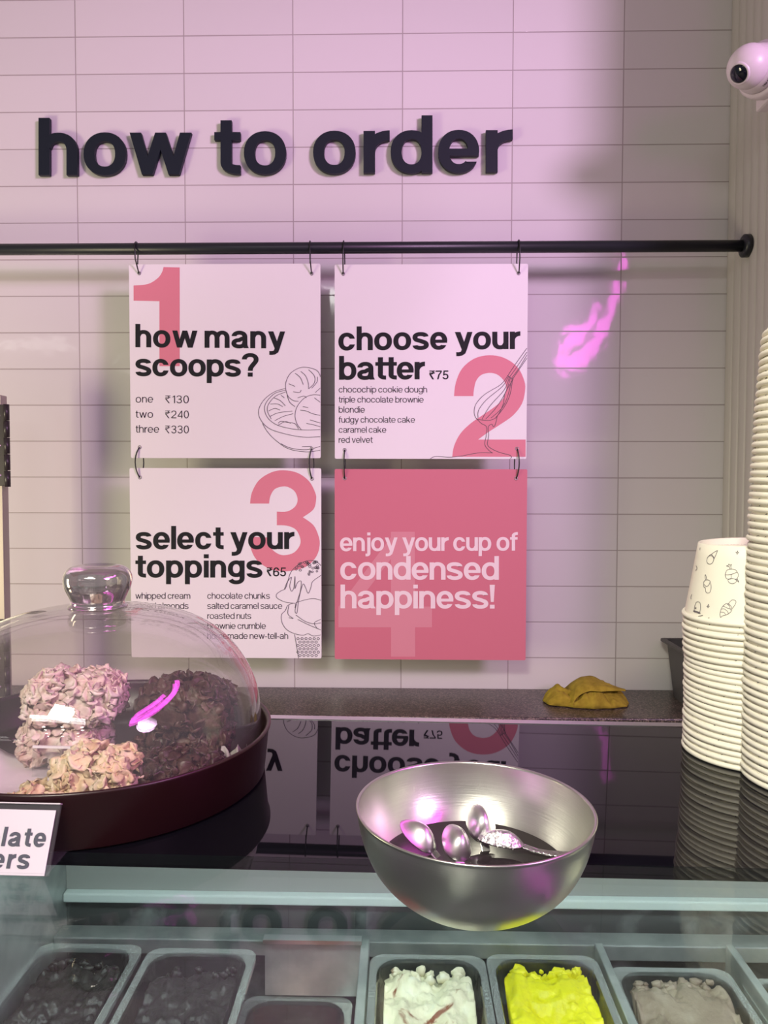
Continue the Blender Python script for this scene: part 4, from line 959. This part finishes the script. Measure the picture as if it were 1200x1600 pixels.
# ------------------------------------------------------------------ steel bowl with spoons
BX, BY = .0382, -1.766
BM = glass_frame(BX, BY)
bowl_t = thing('steel_bowl', 'satin steel bowl of tasting spoons standing on the glass top', 'bowl', BM)
po = spline([(0, .0003), (.012, .0003), (.0225, .0010), (.0335, .0050), (.0435, .0120), (.0515, .0210), (.0570, .0320), (.0600, .0430), (.0612, .0505)], False, 5)
pi_ = [(max(r-.0010, 0), z+.0010) for r, z in po][::-1]
lip = [(.0616, .0508), (.0617, .0516), (.0611, .0519), (.0604, .0515)]
MB().lathe(po+lip+pi_, 120).build('shell', M_BOWL, bowl_t)
wt = MB().lathe([(0, .0205), (.0495, .0205)], 64).build('rinse_water', M_WATER); wt.matrix_world = BM
tag(wt, 'dark rinse water standing in the steel bowl', 'water', kind='stuff')
def spoon(label, loc, aim, roll, a_, b_, material, ln):
    """bowl of the spoon centred at loc (bowl space); aim = direction of the handle"""
    ax = Vector(aim).normalized(); up = Vector((0, 0, 1)); sd = ax.cross(up).normalized(); up = sd.cross(ax)
    R3 = Matrix((ax, -sd, up)).transposed() @ Matrix.Rotation(roll, 3, 'X')
    M_ = BM @ (Matrix.Translation(Vector(loc)) @ R3.to_4x4())
    t = thing('tasting_spoon', label, 'spoon', M_, 'spoons in the steel bowl')
    mb = MB(); nu, nv = 28, 8; vs = []
    for shell in (0, 1):
        for j in range(nv+1):
            for i in range(nu):
                th = 2*PI*i/nu; q = j/nv; rx = a_*(1-.12*math.cos(th)); z = -.0085*(1-q*q)*(b_/.008) - (.0007 if shell else 0)
                vs.append((rx*q*math.cos(th), b_*q*math.sin(th), z))
    off = (nv+1)*nu; fs = []
    for s_ in (0, off):
        for j in range(nv):
            for i in range(nu): fs.append((s_+j*nu+i, s_+j*nu+(i+1) % nu, s_+(j+1)*nu+(i+1) % nu, s_+(j+1)*nu+i))
    fs += [(nv*nu+i, nv*nu+(i+1) % nu, off+nv*nu+(i+1) % nu, off+nv*nu+i) for i in range(nu)]
    mb.add(vs, fs, 0, True); mb.build('spoon_bowl', material, t)
    hb = MB(); pts = [(a_*.86, 0, -.0003), (a_+.006, 0, .0008), (a_+ln*.5, 0, .001), (a_+ln, 0, .0004)]; ws = [.0026, .0020, .0024, .0036]
    vs = []
    for (x, y_, z), w_ in zip(pts, ws): vs += [(x, -w_, z), (x, w_, z), (x, w_, z+.0010), (x, -w_, z+.0010)]
    fs = [(0, 3, 2, 1), (12, 13, 14, 15)]
    for i in range(3):
        for q in range(4): fs.append((i*4+q, i*4+(q+1) % 4, (i+1)*4+(q+1) % 4, (i+1)*4+q))
    hb.add(vs, fs); hb.build('handle', material, t, bevel=.0003)
    return t
spoon('steel spoon with the upturned oval bowl at the back of the heap', (.0060, .0250, .0300), (.15, -.75, -.62), PI, .0120, .0082, M_SPOON, .030)
spoon('steel spoon lying at the left of the bowl, tinted pink', (-.0280, .0135, .0268), (.75, -.55, -.45), PI, .0120, .0075, M_SPOON, .032)
spoon('bright steel spoon in the middle of the heap', (-.0085, .0080, .0262), (.15, -.85, -.50), PI-.2, .0110, .0080, M_SPOON, .024)
spoon('beaded silver spoon at the right of the heap', (.0170, .0120, .0262), (.93, -.2, -.04), PI, .0125, .0060, M_BEAD, .022)

# ------------------------------------------------------------------ paper cups
RC, RB, HC = .0475, .0348, .0600
def cup_mesh():
    """upside down: rim at 0, base at HC"""
    mb = MB(); t_ = .0005; rr = .0021
    wall_o = [(RC-.0012, .0030)]+[(RC-.0012+(RB-RC+.0012)*i/6, .003+(HC-.003)*i/6) for i in range(1, 7)]
    rim = [(RC+rr*math.cos(a_)-.0009, rr+rr*math.sin(a_)) for a_ in [math.radians(75-300*i/12) for i in range(13)]]
    top = [(RB-.0006, HC+.0004), (RB-.0016, HC), (RB-.0022, HC-.0050), (0.0001, HC-.0050)]
    mb.lathe(rim[::-1][0:0]+wall_o+top, 56)
    mb.lathe([p for p in rim], 56, closed=True)
    mb.lathe([(RC-.0022, .0022)]+[(RC-.0018+(RB-RC+.0012)*i/6, .003+(HC-.009)*i/6) for i in range(1, 7)]+[(.0001, HC-.0056)], 56)
    rnd = random.Random(9)
    for i in range(13):                                   # bits of the printed pattern near the rim
        a0 = 2*PI*i/13+rnd.uniform(-.15, .15); da = rnd.choice([.02, .03, .05, .11]); z0 = rnd.uniform(.0038, .0046); z1_ = z0+rnd.choice([.0004, .0007])
        vs = []
        for z in (z0, z1_):
            r = RC-.0012+(RB-RC+.0012)*(z-.003)/(HC-.003)+.0002
            for q in range(5): a_ = a0+da*q/4; vs.append((r*math.cos(a_), r*math.sin(a_), z+da*q*.004))
        mb.add(vs, [(q, q+1, 6+q, 5+q) for q in range(4)], 1)
    return mb
cup0 = cup_mesh().build('paper_cup', [M_PAPER, M_PRINT])
ORD = ['', 'lowest', 'second', 'third', 'fourth', 'fifth', 'sixth', 'seventh', 'eighth', 'ninth', 'tenth', 'eleventh', 'twelfth', 'thirteenth', 'fourteenth', 'fifteenth', 'sixteenth', 'seventeenth', 'eighteenth', 'nineteenth']
TENS = {20: ('twentieth', 'twenty'), 30: ('thirtieth', 'thirty'), 40: ('fortieth', 'forty'), 50: ('fiftieth', 'fifty'), 60: ('sixtieth', 'sixty')}
UNIT = ['', 'first', 'second', 'third', 'fourth', 'fifth', 'sixth', 'seventh', 'eighth', 'ninth']
def ordinal(n): return ORD[n] if n < 20 else TENS[n//10*10][0] if n % 10 == 0 else TENS[n//10*10][1]+'-'+UNIT[n % 10]
rnd = random.Random(21); used = [False]
def cup_stack(base, shifts, n, step, stack_label, group):
    top = None
    for i in range(n):
        c_ = cup0 if not used[0] else cup0.copy()
        if used[0]: COL.objects.link(c_)
        used[0] = True
        sx, sy = shifts(i*step)
        lean = ((shifts(i*step+.01)[0]-sx)/.01)
        p = Vector((base[0]+sx+rnd.uniform(-.0006, .0006), base[1]+sy+rnd.uniform(-.0005, .0005), 0))
        p.z = zglass(p.x, p.y)
        m = (GM @ Matrix.Rotation(math.atan(lean), 3, 'Y') @ Matrix.Rotation(rnd.uniform(0, 6.28), 3, 'Z')).to_4x4(); m.translation = p+Vector((0, 0, i*step+.0003))
        c_.matrix_world = m
        lab = ('lowest white paper cup, standing on the deck, ' if i == 0 else 'topmost white paper cup, printed with small ice creams, ' if i == n-1 and n < 40 else ordinal(i+1)+' white paper cup from the bottom ')+('of ' if i == 0 or (i == n-1 and n < 40) else 'of ')+stack_label
        tag(c_, lab, 'paper cup', group); top = c_
    return top
# short stack behind, tall leaning stack at the right edge
SB = (0.0, -1.538)
def interp(tab, h):
    for (a0, b0), (a1, b1) in zip(tab, tab[1:]):
        if h <= a1: return b0+(b1-b0)*(h-a0)/(a1-a0)
    return tab[-1][1]+(tab[-1][1]-tab[-2][1])/(tab[-1][0]-tab[-2][0])*(h-tab[-1][0])
def short_shift(h): return (interp(((-1, .2808), (0, .2808), (.022, .2807), (.051, .2812), (.076, .2808), (.09, .2800), (.112, .2788)), h), 0)
top = cup_stack(SB, short_shift, 23, .00505, 'the short cup stack', 'short stack of paper cups')
TB = (0.0, -1.592)
def tall_shift(h): return (interp(((-1, .3048), (0, .3048), (.05, .3046), (.10, .3050), (.154, .3066), (.20, .3075), (.255, .3095), (.2885, .3111), (.316, .3138)), h), 0)
cup_stack(TB, tall_shift, 62, .0053, 'the tall cup stack', 'tall leaning stack of paper cups')
# printed ice creams on the top cup of the short stack
def cup_art(c_):
    me_m = c_.matrix_world.copy(); zc = lambda p: p
    zf = zoomer(1050, 830, 8.0)
    inv = me_m.inverted()
    def hit(px, py):
        d = (RT*((px-600)/FPX)+UP*((800-py)/FPX)+FW); o = inv @ CAM; d = (inv.to_3x3() @ d)
        # cone r = r0 + s z
        s_ = (RB-RC+.0012)/(HC-.003); r0 = RC-.0012-s_*.003+.00025
        A_ = d.x*d.x+d.y*d.y-s_*s_*d.z*d.z; r_ = r0+s_*o.z
        B_ = 2*(o.x*d.x+o.y*d.y-s_*d.z*r_); C_ = o.x*o.x+o.y*o.y-r_*r_
        D_ = B_*B_-4*A_*C_
        if D_ < 0: return None
        tt = (-B_-math.sqrt(D_))/(2*A_); return o+d*tt
    art = [('c', (435, 360), (450, 320), (490, 305), (520, 340), (505, 395), (470, 412), (440, 395)), ('o', (455, 315), (490, 290), (525, 330)), ('o', (488, 292), (530, 260), (570, 240)), ('o', (570, 240), (550, 290), (525, 345)),
           ('o', (795, 262), (812, 265), (820, 245), (825, 262), (835, 268), (822, 275), (815, 292), (810, 278), (795, 262)),
           ('c', (665, 545), (685, 490), (740, 472), (795, 485), (828, 540), (815, 590), (785, 600), (755, 590), (720, 600), (680, 590)), ('o', (665, 545), (740, 540), (810, 512)), ('o', (740, 545), (738, 590)), ('c', (700, 610), (740, 590), (795, 605), (800, 635), (760, 655), (720, 645)), ('o', (720, 470), (715, 445), (680, 435), (705, 425), (710, 410), (722, 425), (745, 415), (735, 435), (740, 470)), ('o', (800, 600), (830, 635), (815, 590), (835, 640)),
           ('c', (395, 640), (425, 608), (470, 620), (488, 690), (475, 760), (440, 772), (420, 750), (415, 705), (400, 700)), ('o', (400, 665), (430, 690), (462, 670), (470, 640)), ('o', (418, 610), (412, 560), (420, 545), (432, 600)),
           ('c', (300, 893), (352, 900), (345, 1015), (280, 1000)), ('o', (272, 990), (345, 1015), (343, 1030), (272, 1005), (272, 990)), ('o', (280, 998), (340, 1022)), ('o', (285, 960), (300, 955), (298, 970), (285, 960)),
           ('o', (432, 940), (445, 935), (455, 912), (458, 932), (465, 940), (455, 945), (448, 958), (445, 945), (432, 940)),
           ('c', (600, 1030), (620, 960), (660, 915), (700, 905), (745, 950), (740, 1000), (690, 1040), (625, 1060), (608, 1078)), ('o', (705, 905), (750, 860), (795, 870), (795, 905), (755, 965)), ('o', (640, 935), (690, 960), (745, 975)), ('o', (615, 975), (650, 970), (690, 1000), (705, 1030)), ('o', (605, 1010), (650, 1015), (670, 1045)), ('o', (690, 910), (720, 940), (730, 990)),
           ('o', (300, 430), (312, 460), (305, 480), (292, 490)), ('o', (245, 790), (235, 830), (240, 850)), ('o', (352, 205), (348, 235))]
    mb = MB()
    for c__ in art:
        closed = c__[0] == 'c'; pts = spline([zf(p) for p in c__[1:]], closed, 5) if len(c__) > 3 else [zf(p) for p in c__[1:]]
        s = stroke([(x, -y_) for x, y_ in pts], .75, .75, closed=closed)
        ok = [hit(x, -y_) for x, y_ in s[1]+s[2]]
        if any(p is None for p in ok): continue
        k = len(s[1]); fs = [(i, (i+1) % k, k+(i+1) % k, k+i) for i in range(k if closed else k-1)]
        mb.add(ok, fs)
    o = mb.build('line_drawings', M_LINE, c_)
    # small line of print round the recessed base
    mb = MB(); rn = random.Random(3)
    a_ = 0
    while a_ < 2*PI:
        da = rn.uniform(.03, .10); r0, r1 = RB-.0052, RB-.0044
        vs = [(r*math.cos(a_+da*q/3), r*math.sin(a_+da*q/3), HC-.0048) for r in (r0, r1) for q in range(4)]
        mb.add(vs, [(q, q+1, 5+q, 4+q) for q in range(3)]); a_ += da+rn.uniform(.02, .05)
    mb.build('base_print', M_LINE, c_)
cup_art(top)
